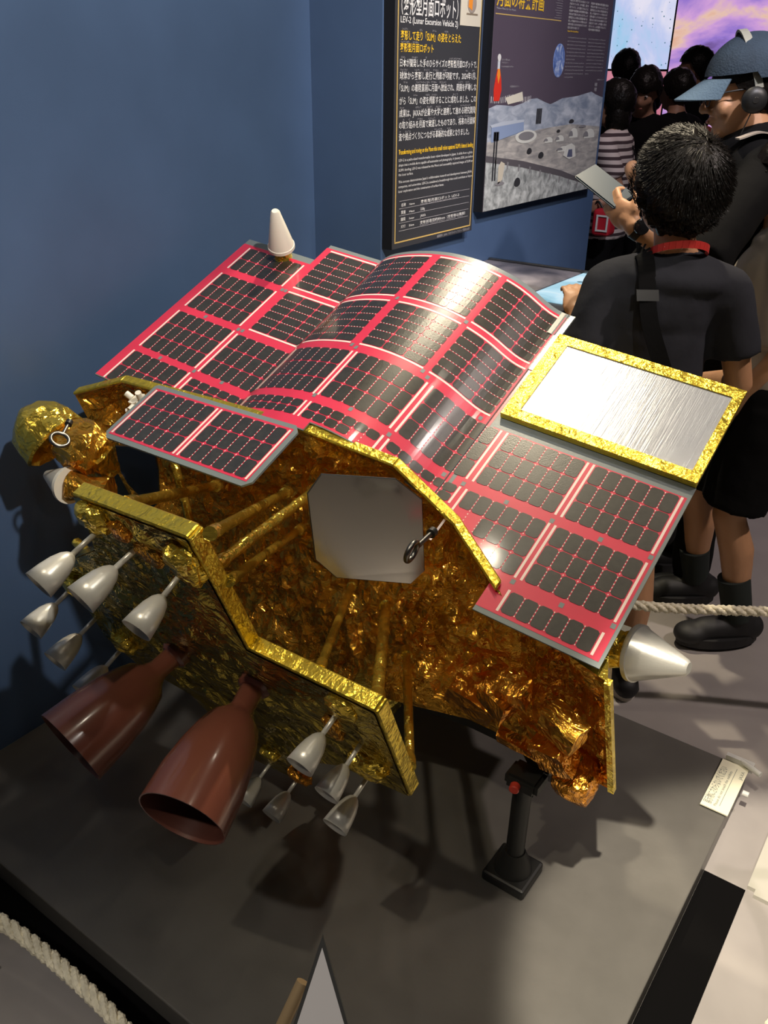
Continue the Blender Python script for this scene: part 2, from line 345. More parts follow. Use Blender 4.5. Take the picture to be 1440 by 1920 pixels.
from_bm('registration_mark', g, M_sgrey, sheet, False, False)
cells = []
def busbars(lst, parent):
    for q in lst:
        bm = bmesh.new(); patch(bm, *q); from_bm('busbar', bm, M_bus, parent, False, False)
def block(F, s0, s1, b0, b1, ns, nb, bars, out, bus, dots, curved=True, gap=0.0022):
    """ns x nb cells, busbars along the two sides named by bars ('b': run along b, 's': run along s)"""
    bw = 0.0046
    if bars == 'b':
        bus += [(F, s0, s0 + bw, b0, b1, .0008, curved), (F, s1 - bw, s1, b0, b1, .0008, curved)]; S0, S1, B0, B1 = s0 + bw + .001, s1 - bw - .001, b0, b1
    else:
        bus += [(F, s0, s1, b0, b0 + bw, .0008, curved), (F, s0, s1, b1 - bw, b1, .0008, curved)]; S0, S1, B0, B1 = s0, s1, b0 + bw + .001, b1 - bw - .001
    ds, db = (S1 - S0) / ns, (B1 - B0) / nb
    for i in range(ns):
        for j in range(nb):
            out.append((F, S0 + i * ds + gap / 2, S0 + (i + 1) * ds - gap / 2, B0 + j * db + gap / 2, B0 + (j + 1) * db - gap / 2, curved))
    q = .0009                                                  # row of white solder dots in each gap
    if bars == 'b':
        for i in range(1, ns):
            s = S0 + i * ds; k = int((B1 - B0) / .0075)
            for t in range(k):
                b = B0 + (t + .5) * (B1 - B0) / k
                if not (curved and .6 < s < 1.06 and b < NB(s) + .004): patch(dots, F, s - q, s + q, b - q * 1.5, b + q * 1.5, .0012, False)
    else:
        for j in range(1, nb):
            b = B0 + j * db; k = int((S1 - S0) / .0075)
            for t in range(k): s = S0 + (t + .5) * (S1 - S0) / k; patch(dots, F, s - q * 1.5, s + q * 1.5, b - q, b + q, .0012, False)
bus, dots = [], bmesh.new()
R1, R2, R3, R4 = (.573, .733), (.404, .559), (.243, .382), (.090, .222)
for (s0, s1) in ((.024, .197),):
    block(SH, s0, s1, .566, .656, 6, 2, 'b', cells, bus, dots)
    for b0, b1 in ((.406, .545), (.248, .387), (.132, .232)): block(SH, s0, s1, b0, b1, 6, 3 if b0 > .2 else 2, 'b', cells, bus, dots)
for b0, b1 in (R1, R2):
    for s0, s1 in ((.222, .372), (.386, .533), (.556, .709), (.723, .873)): block(SH, s0, s1, b0, b1, 3, 6, 's', cells, bus, dots)
for s0, s1 in ((.206, .382), (.386, .558), (.565, .737), (.745, .921), (.930, 1.101), (1.108, 1.279)):
    block(SH, s0, s1, R3[0], R3[1], 6, 3, 'b', cells, bus, dots)
    if s0 > .9: block(SH, s0, s1, R4[0], R4[1], 6, 3, 'b', cells, bus, dots)
    else: block(SH, s0, s1, .178, R4[1], 6, 2, 'b', cells, bus, dots)
block(SH, 1.101, 1.272, .018, .064, 6, 1, 'b', cells, bus, dots)
busbars(bus, sheet)
tag(from_bm('solder_dots', dots, M_bus, sheet, False, False), kind='stuff')
def ckey(c): return (c[0]((c[1] + c[2]) / 2, (c[3] + c[4]) / 2) - V((0, 0, 1.55))).length + (0.8 if c[4] < .2 and c[1] < .9 else 0)
cells = [c for c in cells if not (.6 < c[1] < 1.06 and c[3] < NB(c[1]) + .003)]
cells.sort(key=ckey)
rest = bmesh.new()
for k, c in enumerate(cells):
    bm = cell_bm(*c)
    if k < 300: from_bm('solar_cell', bm, M_cell, sheet, False, False)
    else:
        me = bpy.data.meshes.new('t'); bm.to_mesh(me); bm.free(); rest.from_mesh(me); bpy.data.meshes.remove(me)
tag(from_bm('solar_cells', rest, M_cell, sheet, False, False), kind='stuff')
# --- flat two-block panel in front
bm = bmesh.new(); cc = .014
pts = [(cc, 0), (.379 - cc, 0), (.379, cc), (.379, .157 - cc), (.379 - cc, .157), (cc * .4, .157), (0, .157 - cc * .4), (0, cc)]
prism(bm, [FP(s, b, 0) for s, b in pts], EN * -0.004)
fpan = from_bm('solar_panel', bm, M_sgrey, lander); fpan['label'] = 'small flat solar panel with two blocks of cells in front of the curved sheet'
bm = bmesh.new(); patch(bm, FP, .010, .368, .011, .147, .0004, False); from_bm('red_print', bm, M_red, fpan, False, False)
bus, dots, fc = [], bmesh.new(), []
block(FP, .013, .186, .015, .143, 6, 3, 'b', fc, bus, dots, False); block(FP, .192, .365, .015, .143, 6, 3, 'b', fc, bus, dots, False)
busbars(bus, fpan); tag(from_bm('solder_dots', dots, M_bus, fpan, False, False), kind='stuff')
for c in fc: from_bm('solar_cell', cell_bm(*c), M_cell, fpan, False, False)
bm = bmesh.new(); tube(bm, [FP(.10, .10, -.004), W(-.83, .15, .10)], .008); from_bm('panel_bracket', bm, M_black, fpan)
# --- radiator plate with foil frame
def RP(s, b, off=0): return SH(s, b, off)
bm = bmesh.new(); patch(bm, RP, .905, 1.284, .418, .666, .012, False, .1, .010)
m_rad = bpy.data.materials.new('brushed_silver_film'); N, L = nt(m_rad); b_ = N['Principled BSDF']; b_.inputs['Metallic'].default_value = .5; b_.inputs['Base Color'].default_value = (.58, .61, .67, 1)
tc = N.new('ShaderNodeTexCoord'); mp_ = N.new('ShaderNodeMapping'); mp_.inputs['Scale'].default_value = (420, 9, 9); mp_.inputs['Rotation'].default_value = (0, 0, .18); L.new(tc.outputs['Object'], mp_.inputs['Vector'])
nz_ = N.new('ShaderNodeTexNoise'); nz_.inputs['Scale'].default_value = 1; nz_.inputs['Detail'].default_value = 4; L.new(mp_.outputs[0], nz_.inputs['Vector'])
bp_ = N.new('ShaderNodeBump'); bp_.inputs['Strength'].default_value = .12; bp_.inputs['Distance'].default_value = .004; L.new(nz_.outputs['Fac'], bp_.inputs['Height']); L.new(bp_.outputs[0], b_.inputs['Normal'])
cr_ = N.new('ShaderNodeMapRange'); cr_.inputs['To Min'].default_value = .16; cr_.inputs['To Max'].default_value = .34; L.new(nz_.outputs['Fac'], cr_.inputs['Value']); L.new(cr_.outputs[0], b_.inputs['Roughness'])
rad = from_bm('radiator_plate', bm, m_rad, lander); rad['label'] = 'silver brushed radiator plate framed in bright gold tape'
for (s0, s1, b0, b1) in ((.900, 1.289, .412, .437), (.900, 1.289, .646, .673), (.900, .930, .437, .646), (1.271, 1.289, .437, .646)):
    bm = bmesh.new(); patch(bm, RP, s0, s1, b0, b1, .0145, False, .1, .013); from_bm('foil_frame', bm, M_goldtape, rad)
bm = bmesh.new(); patch(bm, SH, .862, .90, .676, .748, .003, True, .01, .002); patch(bm, SH, .876, .90, .56, .676, .002, True, .01, .001)
from_bm('silver_tab', bm, M_silver, sheet)

# --- main body: crumpled foil skin over a many-sided hull
FR = [(-1.239, .070, .160), (-1.122, .125, .180), (-.875, .150, .158), (-.631, .155, .156), (-.452, .165, .122), (-.319, .135, .046), (-.192, .050, .030), (-.083, .020, -.012), (.025, 0, -.029), (.016, 0, -.420), (-.070, .006, -.425), (-.145, 0, -.400), (-.293, 0, -.400), (-.449, -.040, -.384), (-.70, -.03, -.50), (-1.02, 0, -.50), (-1.22, .04, -.20)]
def subdiv(P, step):
    out = []
    for i, p in enumerate(P):
        q = P[(i + 1) % len(P)]; p_, q_ = V(p), V(q); k = max(1, round((q_ - p_).length / step)); out += [p_.lerp(q_, t / k) for t in range(k)]
    return out
def crumpled(name, outline, mt, step, recess, amp, parent, seed, extra=(), tufts=()):
    """crumpled sheet spanning an outline given in lander (a, b, h); b is interpolated inwards and recessed"""
    rng = random.Random(seed); B = subdiv(outline, step * 1.6); n = len(B)
    a0, a1 = min(p.x for p in B), max(p.x for p in B); h0, h1 = min(p.z for p in B), max(p.z for p in B)
    def inside(x, y):
        c = False; j = n - 1
        for i in range(n):
            if (B[i].z > y) != (B[j].z > y) and x < (B[j].x - B[i].x) * (y - B[i].z) / (B[j].z - B[i].z) + B[i].x: c = not c
            j = i
        return c
    def dist(x, y):
        best = 9
        for i in range(n):
            p, q = B[i], B[(i + 1) % n]; dx, dy = q.x - p.x, q.z - p.z; L2 = dx * dx + dy * dy
            t = 0 if L2 == 0 else max(0, min(1, ((x - p.x) * dx + (y - p.z) * dy) / L2)); best = min(best, math.hypot(x - p.x - t * dx, y - p.z - t * dy))
        return best
    pts = [V((p.x, p.z)) for p in B]; bs = [p.y for p in B]; ctl = [(p.x, p.z, p.y) for p in B] + list(extra)
    y = h0
    while y < h1:
        x = a0
        while x < a1:
            px, py = x + rng.uniform(-.42, .42) * step, y + rng.uniform(-.42, .42) * step
            if inside(px, py):
                d = dist(px, py)
                if d > step * .55:
                    sw = sb = 0
                    for (cx_, cy_, cb) in ctl:
                        w_ = 1 / ((px - cx_) ** 2 + (py - cy_) ** 2 + 1e-4) ** 1.5; sw += w_; sb += w_ * cb
                    k = min(1, d / .12); k = k * k * (3 - 2 * k)
                    r = 1 - abs(noise.noise(V((px * 7, py * 7, seed)))) * 2; r2 = 1 - abs(noise.noise(V((px * 19 + 5, py * 19, seed)))) * 2; aa = 2.2 * noise.noise(V((px * 4, py * 4, seed + 9))); r3 = 1 - abs(noise.noise(V(((px * math.cos(aa) + py * math.sin(aa)) * 9, (py * math.cos(aa) - px * math.sin(aa)) * 48, seed + 3)))) * 2
                    pl_ = 0
                    if tufts:
                        for ti, (tx, ty) in enumerate(tufts):
                            rr_ = math.hypot(px - tx, py - ty)
                            if rr_ < .16: th_ = math.atan2(py - ty, px - tx); pl_ += math.exp(-rr_ / .055) * (.010 * math.sin(th_ * (9 + ti % 5) + ti) + .006 * math.sin(th_ * (19 + ti % 3) + 2 * ti)) - .012 * math.exp(-(rr_ / .018) ** 2)
                    sb += pl_ * min(1, d / .03) * sw
                    pts.append(V((px, py))); bs.append(sb / sw + recess * k + amp * min(1, d / .03) * (r * .8 + r2 * .45 + r3 * .35 - .7 + rng.uniform(-.07, .07)))
            x += step
        y += step * .9
    res = delaunay_2d_cdt(pts, [(i, (i + 1) % n) for i in range(n)], [list(range(n))], 1, 1e-6)
    bm = bmesh.new(); vs = []
    for i, v2 in enumerate(res[0]):
        src = res[3][i]; bb = bs[src[0]] if src else 0
        vs.append(bm.verts.new(W(v2.x, bb, v2.y)))
    for f in res[2]: bm.faces.new([vs[i] for i in f])
    o = from_bm(name, bm, mt, parent)
    return o
TUFT = [(-.72, 0), (-.584, .088), (-.728, -.118), (-.569, -.168), (-.478, -.172), (-.436, -.277), (-.955, -.07), (-.25, -.08), (-.14, -.24), (-.62, .12), (-.86, -.28), (-.33, -.33), (-.20, -.16), (-.85, .10)]
body = crumpled('foil_skin', FR, M_amber, .0112, .055, .027, lander, 3, extra=((-.45, 0, .15), (-.40, .05, .18), (-.39, -.04, .16), (-.36, .02, .17), (-.35, -.05, .17), (-.37, -.08, .15), (-.34, -.02, .16), (-.85, -.12, .13), (-.62, -.2, .08)), tufts=TUFT)
body['label'] = 'crumpled amber foil skin of the lander body'
# hull sides and back
def sheet_h(a):
    for p, q in zip(PR, PR[1:]):
        if p[0] <= a <= q[0]: return p[1] + (q[1] - p[1]) * (a - p[0]) / max(1e-6, q[0] - p[0])
    return PR[0][1] if a < PR[0][0] else PR[-1][1]
BKT = [((.60 if p[0] > -.62 else .90) * (p[0] + .62) - .62, .60, p[2] * .92 - .02) for p in FR]
bm = bmesh.new(); nF = len(FR); rows = []
for k in range(9):
    t = k / 8; row = []
    for i, p in enumerate(FR):
        for u in (0, .25, .5, .75):
            q = FR[(i + 1) % nF]; bq, bp2 = BKT[(i + 1) % nF], BKT[i]
            f_ = V(p).lerp(V(q), u); g_ = V(bp2).lerp(V(bq), u); c_ = f_.lerp(g_, t)
            am = .010 * math.sin(PI * t) if p[2] < .0 else .003
            cn = V((c_.x + .6, 0, c_.z + .1)).normalized(); c_ += cn * am * noise.noise(c_ * 14) * 2
            if t > 0: c_.z = min(c_.z, sheet_h(c_.x) - .014 - .03 * min(1, t * 4))
            row.append(bm.verts.new(W(c_.x, c_.y, c_.z)))
    rows.append(row)
for a_, b_2 in zip(rows, rows[1:]):
    m_ = len(a_)
    for k in range(m_): bm.faces.new((a_[k], a_[(k + 1) % m_], b_2[(k + 1) % m_], b_2[k]))
bm.faces.new(rows[-1]); bmesh.ops.triangulate(bm, faces=[f for f in bm.faces if len(f.verts) == 4])
from_bm('hull', bm, M_gold, lander)
# rim strips along the top of the body
for i in range(0, 6):
    p, q = V(FR[i]), V(FR[i + 1]); nd = V((-(q.z - p.z), 0, q.x - p.x)).normalized()
    if nd.z < 0: nd = -nd
    bm = bmesh.new(); e1 = W(q) - W(p); ad = (EE * 1.0)
    mid = W((p + q) / 2) + ad * .009 + (EC * nd.x + EN * nd.z) * .004
    obox(bm, mid, e1 / 2 * 1.02, ad * .011, (EC * nd.x + EN * nd.z) * .004)
    bmesh.ops.bevel(bm, geom=bm.edges[:], offset=.0025, segments=1, affect='EDGES')
    from_bm('rim_strip', bm, M_goldtape, lander)
# vertical edge plate on the right and dark plate under the body
bm = bmesh.new(); prism(bm, [W(.020, -.004, -.03), W(.030, -.004, -.03), W(.022, -.004, -.425), (W(.010, -.004, -.425))], EE * .012); from_bm('edge_plate', bm, M_goldtape, lander)
bm = bmesh.new(); prism(bm, [W(-.50, -.03, -.385), W(-.30, 0, -.402), W(-.135, .0, -.405), W(-.09, .35, -.41), W(-.60, .35, -.40)], EN * -.035); from_bm('base_plate', bm, M_black, lander)

# --- plus-shaped engine plate
PLT = [(-.690, .380), (-.436, .394), (-.456, .116), (-.205, .117), (-.217, -.165), (-.375, -.204), (-.50, -.30), (-.60, -.462), (-.73, -.494), (-.796, -.273), (-.967, -.264), (-1.025, -.196), (-.996, -.075), (-.974, .074), (-.752, .224), (-.70, .33)]
PB = -.26
eplate = empty('engine_plate', W(-.55, PB, 0), None, None); setpar(eplate, lander)
def skin(name, pts, b, mt, parent, step, amp, seed): return crumpled(name, [(a, b, h) for a, h in pts], mt, step, 0, amp, parent, seed)
pf = skin('plate_face', PLT, PB - .005, M_olive, eplate, .013, .010, 11)
bm = bmesh.new(); prism(bm, [W(a, PB, h) for a, h in PLT], EE * .022); from_bm('plate_core', bm, M_olive, eplate)
for i in range(5):
    p, q = V((PLT[i][0], 0, PLT[i][1])), V((PLT[i + 1][0], 0, PLT[i + 1][1])); d2 = q - p; nd = V((-d2.z, 0, d2.x)).normalized()
    e1 = W(q.x, PB, q.z) - W(p.x, PB, p.z); n_ = EC * nd.x + EN * nd.z
    bm = bmesh.new(); obox(bm, W((p.x + q.x) / 2, PB + .0105, (p.z + q.z) / 2) + n_ * .002, e1 / 2 * 1.01, EE * .0135, n_ * .004)
    bmesh.ops.bevel(bm, geom=bm.edges[:], offset=.002, segments=1, affect='EDGES'); from_bm('edge_strip', bm, M_goldtape, eplate)

# --- struts between plate and body
for p, q, r in (((-.416, -.24, .39), (-.72, .12, .0), .0085), ((-.447, -.24, .307), (-.584, .10, .088), .009), ((-.437, -.24, .276), (-.728, .12, -.118), .008), ((-.325, -.24, .115), (-.569, .07, -.168), .0075), ((-.222, -.24, .10), (-.478, .06, -.172), .010), ((-.212, -.24, -.10), (-.436, .03, -.277), .0085), ((-.60, -.24, .375), (-.955, .12, -.070), .010), ((-1.045, .12, .08), (-.99, .02, -.16), .010)):
    bm = bmesh.new(); A, B_ = W(p), W(q); d = B_ - A
    tube(bm, [A, A + d * .06, A + d * .065, A + d * .5, A + d * .935, A + d * .94, B_], [r * 1.25, r * 1.25, r, r, r, r * 1.4, r * 1.5], 12)
    from_bm('strut', bm, M_gold, lander, True)
bm = bmesh.new(); tube(bm, [W(-.85, -.235, .07), W(-1.0, -.20, .062)], .010, 12); from_bm('strut', bm, M_gold, lander, True)

# --- main engines
def bell(prof_, t, R0, L_): pass
for (p, q, R_) in (((-.731, -.26, -.077), (-.759, -.5055, -.056), .077), ((-.505, -.26, -.027), (-.440, -.508, -.003), .0735)):
    A, B_ = W(p), W(q); d = B_ - A; L_ = d.length
    bm = bmesh.new()
    out = [(0, .021), (L_ * .20, .021), (L_ * .25, .028), (L_ * .31, .044), (L_ * .42, .055), (L_ * .56, .0640), (L_ * .75, .0715), (L_, R_)]
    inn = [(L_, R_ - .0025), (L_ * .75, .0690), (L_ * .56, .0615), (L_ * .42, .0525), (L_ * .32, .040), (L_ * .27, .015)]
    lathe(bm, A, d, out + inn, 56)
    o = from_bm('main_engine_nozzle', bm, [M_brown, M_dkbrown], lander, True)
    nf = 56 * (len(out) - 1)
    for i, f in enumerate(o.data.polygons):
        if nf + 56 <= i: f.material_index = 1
    bm = bmesh.new(); lathe(bm, A + EE * .004, d, [(0, .030), (.012, .030), (.018, .024)], 32); from_bm('throat_collar', bm, M_brown, o, True)

# --- twelve-odd small thrusters
M_thr = mat('thruster_silver', (.74, .72, .66), .34, .35, .02, 200)
def thr_mesh():
    bm = bmesh.new()
    lathe(bm, (0, 0, 0), (0, 0, -1), [(.043, .0045), (.046, .0085), (.053, .0135), (.066, .0182), (.084, .0215), (.105, .0238), (.105, .0222), (.084, .0200), (.066, .0167), (.054, .0115), (.050, .005)], 28)
    bmesh.ops.recalc_face_normals(bm, faces=bm.faces); me = bpy.data.meshes.new('thruster'); bm.to_mesh(me); bm.free(); me.materials.append(M_thr)
    b2 = bmesh.new(); lathe(b2, (0, 0, .012), (0, 0, -1), [(0, .0042), (.062, .0042)], 14); bmesh.ops.recalc_face_normals(b2, faces=b2.faces)
    m2 = bpy.data.meshes.new('stem'); b2.to_mesh(m2); b2.free(); m2.materials.append(M_thr)
    for m_ in (me, m2):
        for f in m_.polygons: f.use_smooth = True
    return me, m2
TM, TS = thr_mesh()
for (a, h, sc, da, dh) in ((-.715, .280, 1.12, -.10, -.02), (-.594, .304, 1.1, -.12, -.02), (-.515, .279, 1.02, .03, -.06), (-1.000, -.012, 1.1, 0, 0), (-.999, -.115, 1.16, 0, 0), (-1.000, -.235, 1.18, .02, .0), (-.299, .040, .98, 0, 0), (-.286, -.056, .92, 0, .0), (-.307, -.186, 1.0, 0, 0), (-.651, -.455, .95, 0, 0), (-.560, -.432, .95, .0, .0)):
    o = bpy.data.objects.new('thruster', TM); COL.objects.link(o)
    d = (-EE + EC * da + EN * dh).normalized(); x, y, z = frame(-d)
    o.matrix_basis = Matrix(((x.x * sc, y.x * sc, z.x * sc, 0), (x.y * sc, y.y * sc, z.y * sc, 0), (x.z * sc, y.z * sc, z.z * sc, 0), (0, 0, 0, 1)))
    o.matrix_basis.translation = W(a, PB, h); setpar(o, lander)
    st = bpy.data.objects.new('stem', TS); COL.objects.link(st); st.parent = o
# --- foil wrapped blobs
def blob(name, c, r, mt, parent, seed, sq=(1, 1, 1), sub=3, amp=.35):
    bm = bmesh.new(); bmesh.ops.create_icosphere(bm, subdivisions=sub, radius=1); c = V(c)
    for v in bm.verts:
        n_ = noise.noise(v.co * 2.2 + V((seed * 7.1, 0, 0))) + .5 * noise.noise(v.co * 5 + V((seed * 3.3, 1, 0)))
        q = v.co * (1 + amp * n_); m_ = max(abs(q.x), abs(q.y), abs(q.z)); q = q * (.55 + .45 / max(m_, .5))
        v.co = c + EC * (q.x * r * sq[0]) + EE * (q.y * r * sq[1]) + EN * (q.z * r * sq[2])
    return from_bm(name, bm, mt, parent)
for k, (a, b, h, r, mt, sq) in enumerate(((-.655, -.268, .352, .026, M_gold, (1.2, .7, 1)), (-.60, -.268, .345, .018, M_orange, (1, .6, 1)), (-.470, -.268, .330, .030, M_gold, (1, .6, 1.2)), (-.925, -.266, -.150, .026, M_gold, (1.1, .8, 1)), (-.950, -.262, .02, .032, M_gold, (1.3, .7, .8)), (-.275, -.266, .080, .024, M_gold, (1.1, .5, 1.2)), (-.285, -.266, -.115, .028, M_gold, (1.3, .7, .9)), (-.545, -.266, -.405, .024, M_orange, (1.2, .6, .7)), (-.615, -.266, -.37, .020, M_gold, (1.2, .6, .5)), (-.57, -.264, .30, .022, M_amber, (1.3, .4, .9)), (-.33, -.264, -.03, .022, M_amber, (.7, .4, 1.6)))):
    blob('foil_wrap', W(a, b, h), r, mt, lander, k + 1, sq)
# --- mirrors
def plate(name, pts, mt, th=.004, edge=None, label=None):
    P_ = [W(p) for p in pts]; n_ = (P_[2] - P_[0]).cross(P_[4] - P_[0]).normalized()
    if n_.dot(cam.matrix_world.translation - P_[0]) < 0: n_ = -n_
    bm = bmesh.new(); prism(bm, P_, -n_ * th); o = from_bm(name, bm, mt, lander)
    if label: o['label'] = label
    bm = bmesh.new(); tube(bm, [p - n_ * th * .5 for p in P_], .0016, 6, True); from_bm('edge_trim', bm, edge or M_black, o)
    return o
plate('mirror', [(-0.466, 0.015, 0.241), (-0.39, 0.1, 0.176), (-0.362, 0.118, 0.118), (-0.356, 0.067, -0.018), (-0.371, 0.039, -0.03), (-0.453, -0.048, 0.049), (-0.474, -0.058, 0.1), (-0.48, -0.015, 0.22)], M_mirror, label='large eight-sided mirror on the front of the body')
plate('mirror', [(-1.092, .02, .096), (-1.137, .02, .012), (-1.141, .02, -.038), (-1.101, .02, -.105), (-1.049, .02, -.059), (-.974, .02, .070), (-.943, .02, .142)], M_mirror_d, edge=M_steel, label='dark mirror plate behind the flat front panel')
plate('mirror', [(-.150, -.03, -.366), (-.137, -.03, -.436), (-.075, -.03, -.446), (-.055, -.03, -.430), (-.056, -.03, -.394), (-.072, -.03, -.350), (-.110, -.03, -.340)], M_mirror, edge=M_steel, label='small mirror plate at the lower right corner')
# --- eye bolts
def eyebolt(end, ring, rr, ax1, ax2, th, mt):
    E_, R_ = W(end), W(ring); d = (E_ - R_).normalized(); u = (V(ax1) - d * V(ax1).dot(d)).normalized()
    bm = bmesh.new(); tube(bm, [E_, R_ + d * rr], th, 10); tube(bm, [R_ + (d * math.cos(t * PI / 12) + u * math.sin(t * PI / 12)) * rr for t in range(24)], th, 10, True)
    o = from_bm('eye_bolt', bm, mt, lander, True)
    bm = bmesh.new(); lathe(bm, E_ - d * .006, d, [(0, th * 1.9), (.010, th * 1.9)], 16); from_bm('bolt_collar', bm, M_black, o, True)
eyebolt((-.300, .056, .126), (-.295, -.008, .150), .017, _r * .5 + _u, None, .0045, M_steel)
eyebolt((-1.075, -.045, .226), (-1.05, -.09, .228), .017, _u * .7 - _r * .9, None, .0038, M_steel)
# --- landing-gear dome, horn cones and small boxes
DC = W(-1.175, -.055, .172); dd = (W(-1.06, -.07, .10) - W(-1.175, -.055, .195)).normalized()
bm = bmesh.new(); lathe(bm, DC, dd, [(-.070, .004), (-.066, .024), (-.055, .044), (-.034, .062), (-.008, .070), (.022, .072), (.026, .066), (.0, .060), (-.02, .03)], 40)
for v in bm.verts: v.co += (v.co - DC).normalized() * noise.noise(v.co * 38) * .006
dome = from_bm('landing_gear_dome', bm, M_gold, lander); dome['label'] = 'rounded gold foil dome on the left end'
blob('foil_wrap', W(-1.075, -.05, .165), .050, M_amber, lander, 31, (1.2, 1, .9))
blob('foil_wrap', W(-1.04, -.05, .115), .020, M_gold, lander, 32, (1, 1, 1.1))
def cone(name, base, tip, r0, r1, mt, label, foot=None, foot_m=None):
    A, B_ = W(base), W(tip); d = B_ - A; L_ = d.length; bm = bmesh.new()
    lathe(bm, A, d, [(-.004, r0 * .93), (-.004, r0 * 1.03), (.004, r0 * 1.03), (.005, r0 * .98), (L_ - .004, r1), (L_, r1 * .7)], 44)
    o = from_bm(name, bm, mt, lander, True)
    o['label'] = label
    if foot:
        bm = bmesh.new(); lathe(bm, W(foot), A - W(foot), [(0, r0 * .8), ((A - W(foot)).length * .5, r0 * .62), ((A - W(foot)).length - .003, r0 * .85)], 20)
        for v in bm.verts: v.co += V((noise.noise(v.co * 60), noise.noise(v.co * 60 + V((9, 0, 0))), 0)) * .006
        from_bm('foil_mount', bm, foot_m or M_gold, o)
cone('horn_cone', (-1.097, .665, .186), (-1.072, .66, .285), .032, .011, M_white, 'ivory white horn cone standing behind the sheet', (-1.10, .66, .14))
cone('horn_cone', (.012, .14, -.150), (.105, .135, -.128), .050, .014, M_silver, 'silver horn cone pointing right', (-.04, .13, -.15))
cone('horn_cone', (-1.064, -.12, .125), (-1.147, -.118, .123), .038, .010, M_white, 'white horn cone pointing at the wall', (-.985, -.09, .105), M_amber)
def cube(name, c, s, mt, rot=0, parent=None, tw=0):
    bm = bmesh.new(); c_, s_ = math.cos(rot), math.sin(rot)
    ax = (EC * c_ + EN * s_); az = (EN * c_ - EC * s_); ay = EE
    if tw: ax, ay = ax * math.cos(tw) + ay * math.sin(tw), ay * math.cos(tw) - ax * math.sin(tw)
    obox(bm, W(c), ax * s[0], ay * s[1], az * s[2]); bmesh.ops.subdivide_edges(bm, edges=bm.edges[:], cuts=3, use_grid_fill=True)
    for v in bm.verts: v.co += V((noise.noise(v.co * 45), noise.noise(v.co * 45 + V((7, 0, 0))), noise.noise(v.co * 45 + V((0, 7, 0))))) * .005
    return from_bm(name, bm, mt, parent or lander)
cube('foil_box', (-.165, -.03, -.165), (.032, .03, .030), M_orange, -.25, None, -.4)
cube('foil_box', (-.135, -.03, -.125), (.030, .022, .016), M_orange, .2)
cube('foil_box', (-.055, -.02, -.205), (.036, .022, .034), M_amber, -.2, None, -.3)
cube('foil_box', (-.150, -.035, -.318), (.040, .012, .012), M_orange, -.15)
cube('foil_box', (-.160, -.02, -.352), (.035, .012, .010), M_gold, -.15)
cube('foil_box', (-.265, -.0, -.300), (.050, .02, .035), M_orange, -.4)
cube('foil_box', (-.075, -.03, -.30), (.034, .024, .034), M_orange, .3)
cube('foil_box', (-1.04, -.05, .135), (.026, .024, .035), M_gold, -.3)
blob('landing_gear_dome', W(-.045, -.02, -.395), .040, M_orange, lander, 41, (1.05, 1, 1), 4, .12)
blob('landing_gear_dome', W(-.52, .0, -.43), .055, M_olive, lander, 42, (1.1, 1, .8), 4, .15)
g_ = cube('sensor_unit', (-1.035, .09, .176), (.014, .014, .013), M_white, .2)
for (da, db, dh, ux) in ((-.016, 0, .010, (-.8, 0, .6)), (.0, -.012, .004, (0, -1, 0)), (.014, .0, .018, (.2, 0, 1)), (-.012, -.012, -.010, (-.7, -.7, 0))):
    d = EC * ux[0] + EE * ux[1] + EN * ux[2]; bm = bmesh.new(); lathe(bm, W(-1.035 + da, .09 + db, .176 + dh), d, [(0, .0065), (.016, .0065)], 16); from_bm('sensor_barrel', bm, M_white, g_, True)

# --- support post under the lander
post = empty('support_post', (-.497, 1.17, .06), 'black steel post with a clamp foot propping up the right end of the lander', 'post')
bm = bmesh.new(); tube(bm, [V((-.497, 1.17, .10)), V((-.492, 1.165, .345))], .019, 20); from_bm('shaft', bm, M_black, post, True)
bevel_box('foot', (-.545, 1.122, .060), (-.449, 1.218, .085), M_black, post, .006)
bm = bmesh.new(); lathe(bm, (-.497, 1.17, .084), (0, 0, 1), [(0, .040), (.02, .034), (.05, .022)], 24); from_bm('foot_cone', bm, M_black, post, True)
bm = bmesh.new(); bx(bm, (-.525, 1.14, .318), (-.455, 1.20, .352)); bmesh.ops.bevel(bm, geom=bm.edges[:], offset=.008, segments=2, affect='EDGES'); clamp = from_bm('clamp', bm, M_black, post)
bm = bmesh.new(); lathe(bm, (-.497, 1.138, .337), (.25, -1, 0), [(0, .010), (.012, .010), (.014, .008)], 20); from_bm('red_knob', bm, mat('knob_red', (.55, .05, .03), .4), post, True)['label'] = 'round red clamp knob'
post2 = empty('support_post', (-1.20, 1.15, .06), 'black steel support foot half hidden between the two brown nozzles', 'post')
bm = bmesh.new(); tube(bm, [V((-1.20, 1.15, .08)), V((-1.20, 1.15, .34))], .022, 20); from_bm('shaft', bm, M_black, post2, True)
bevel_box('foot', (-1.25, 1.10, .060), (-1.15, 1.20, .085), M_black, post2, .006)

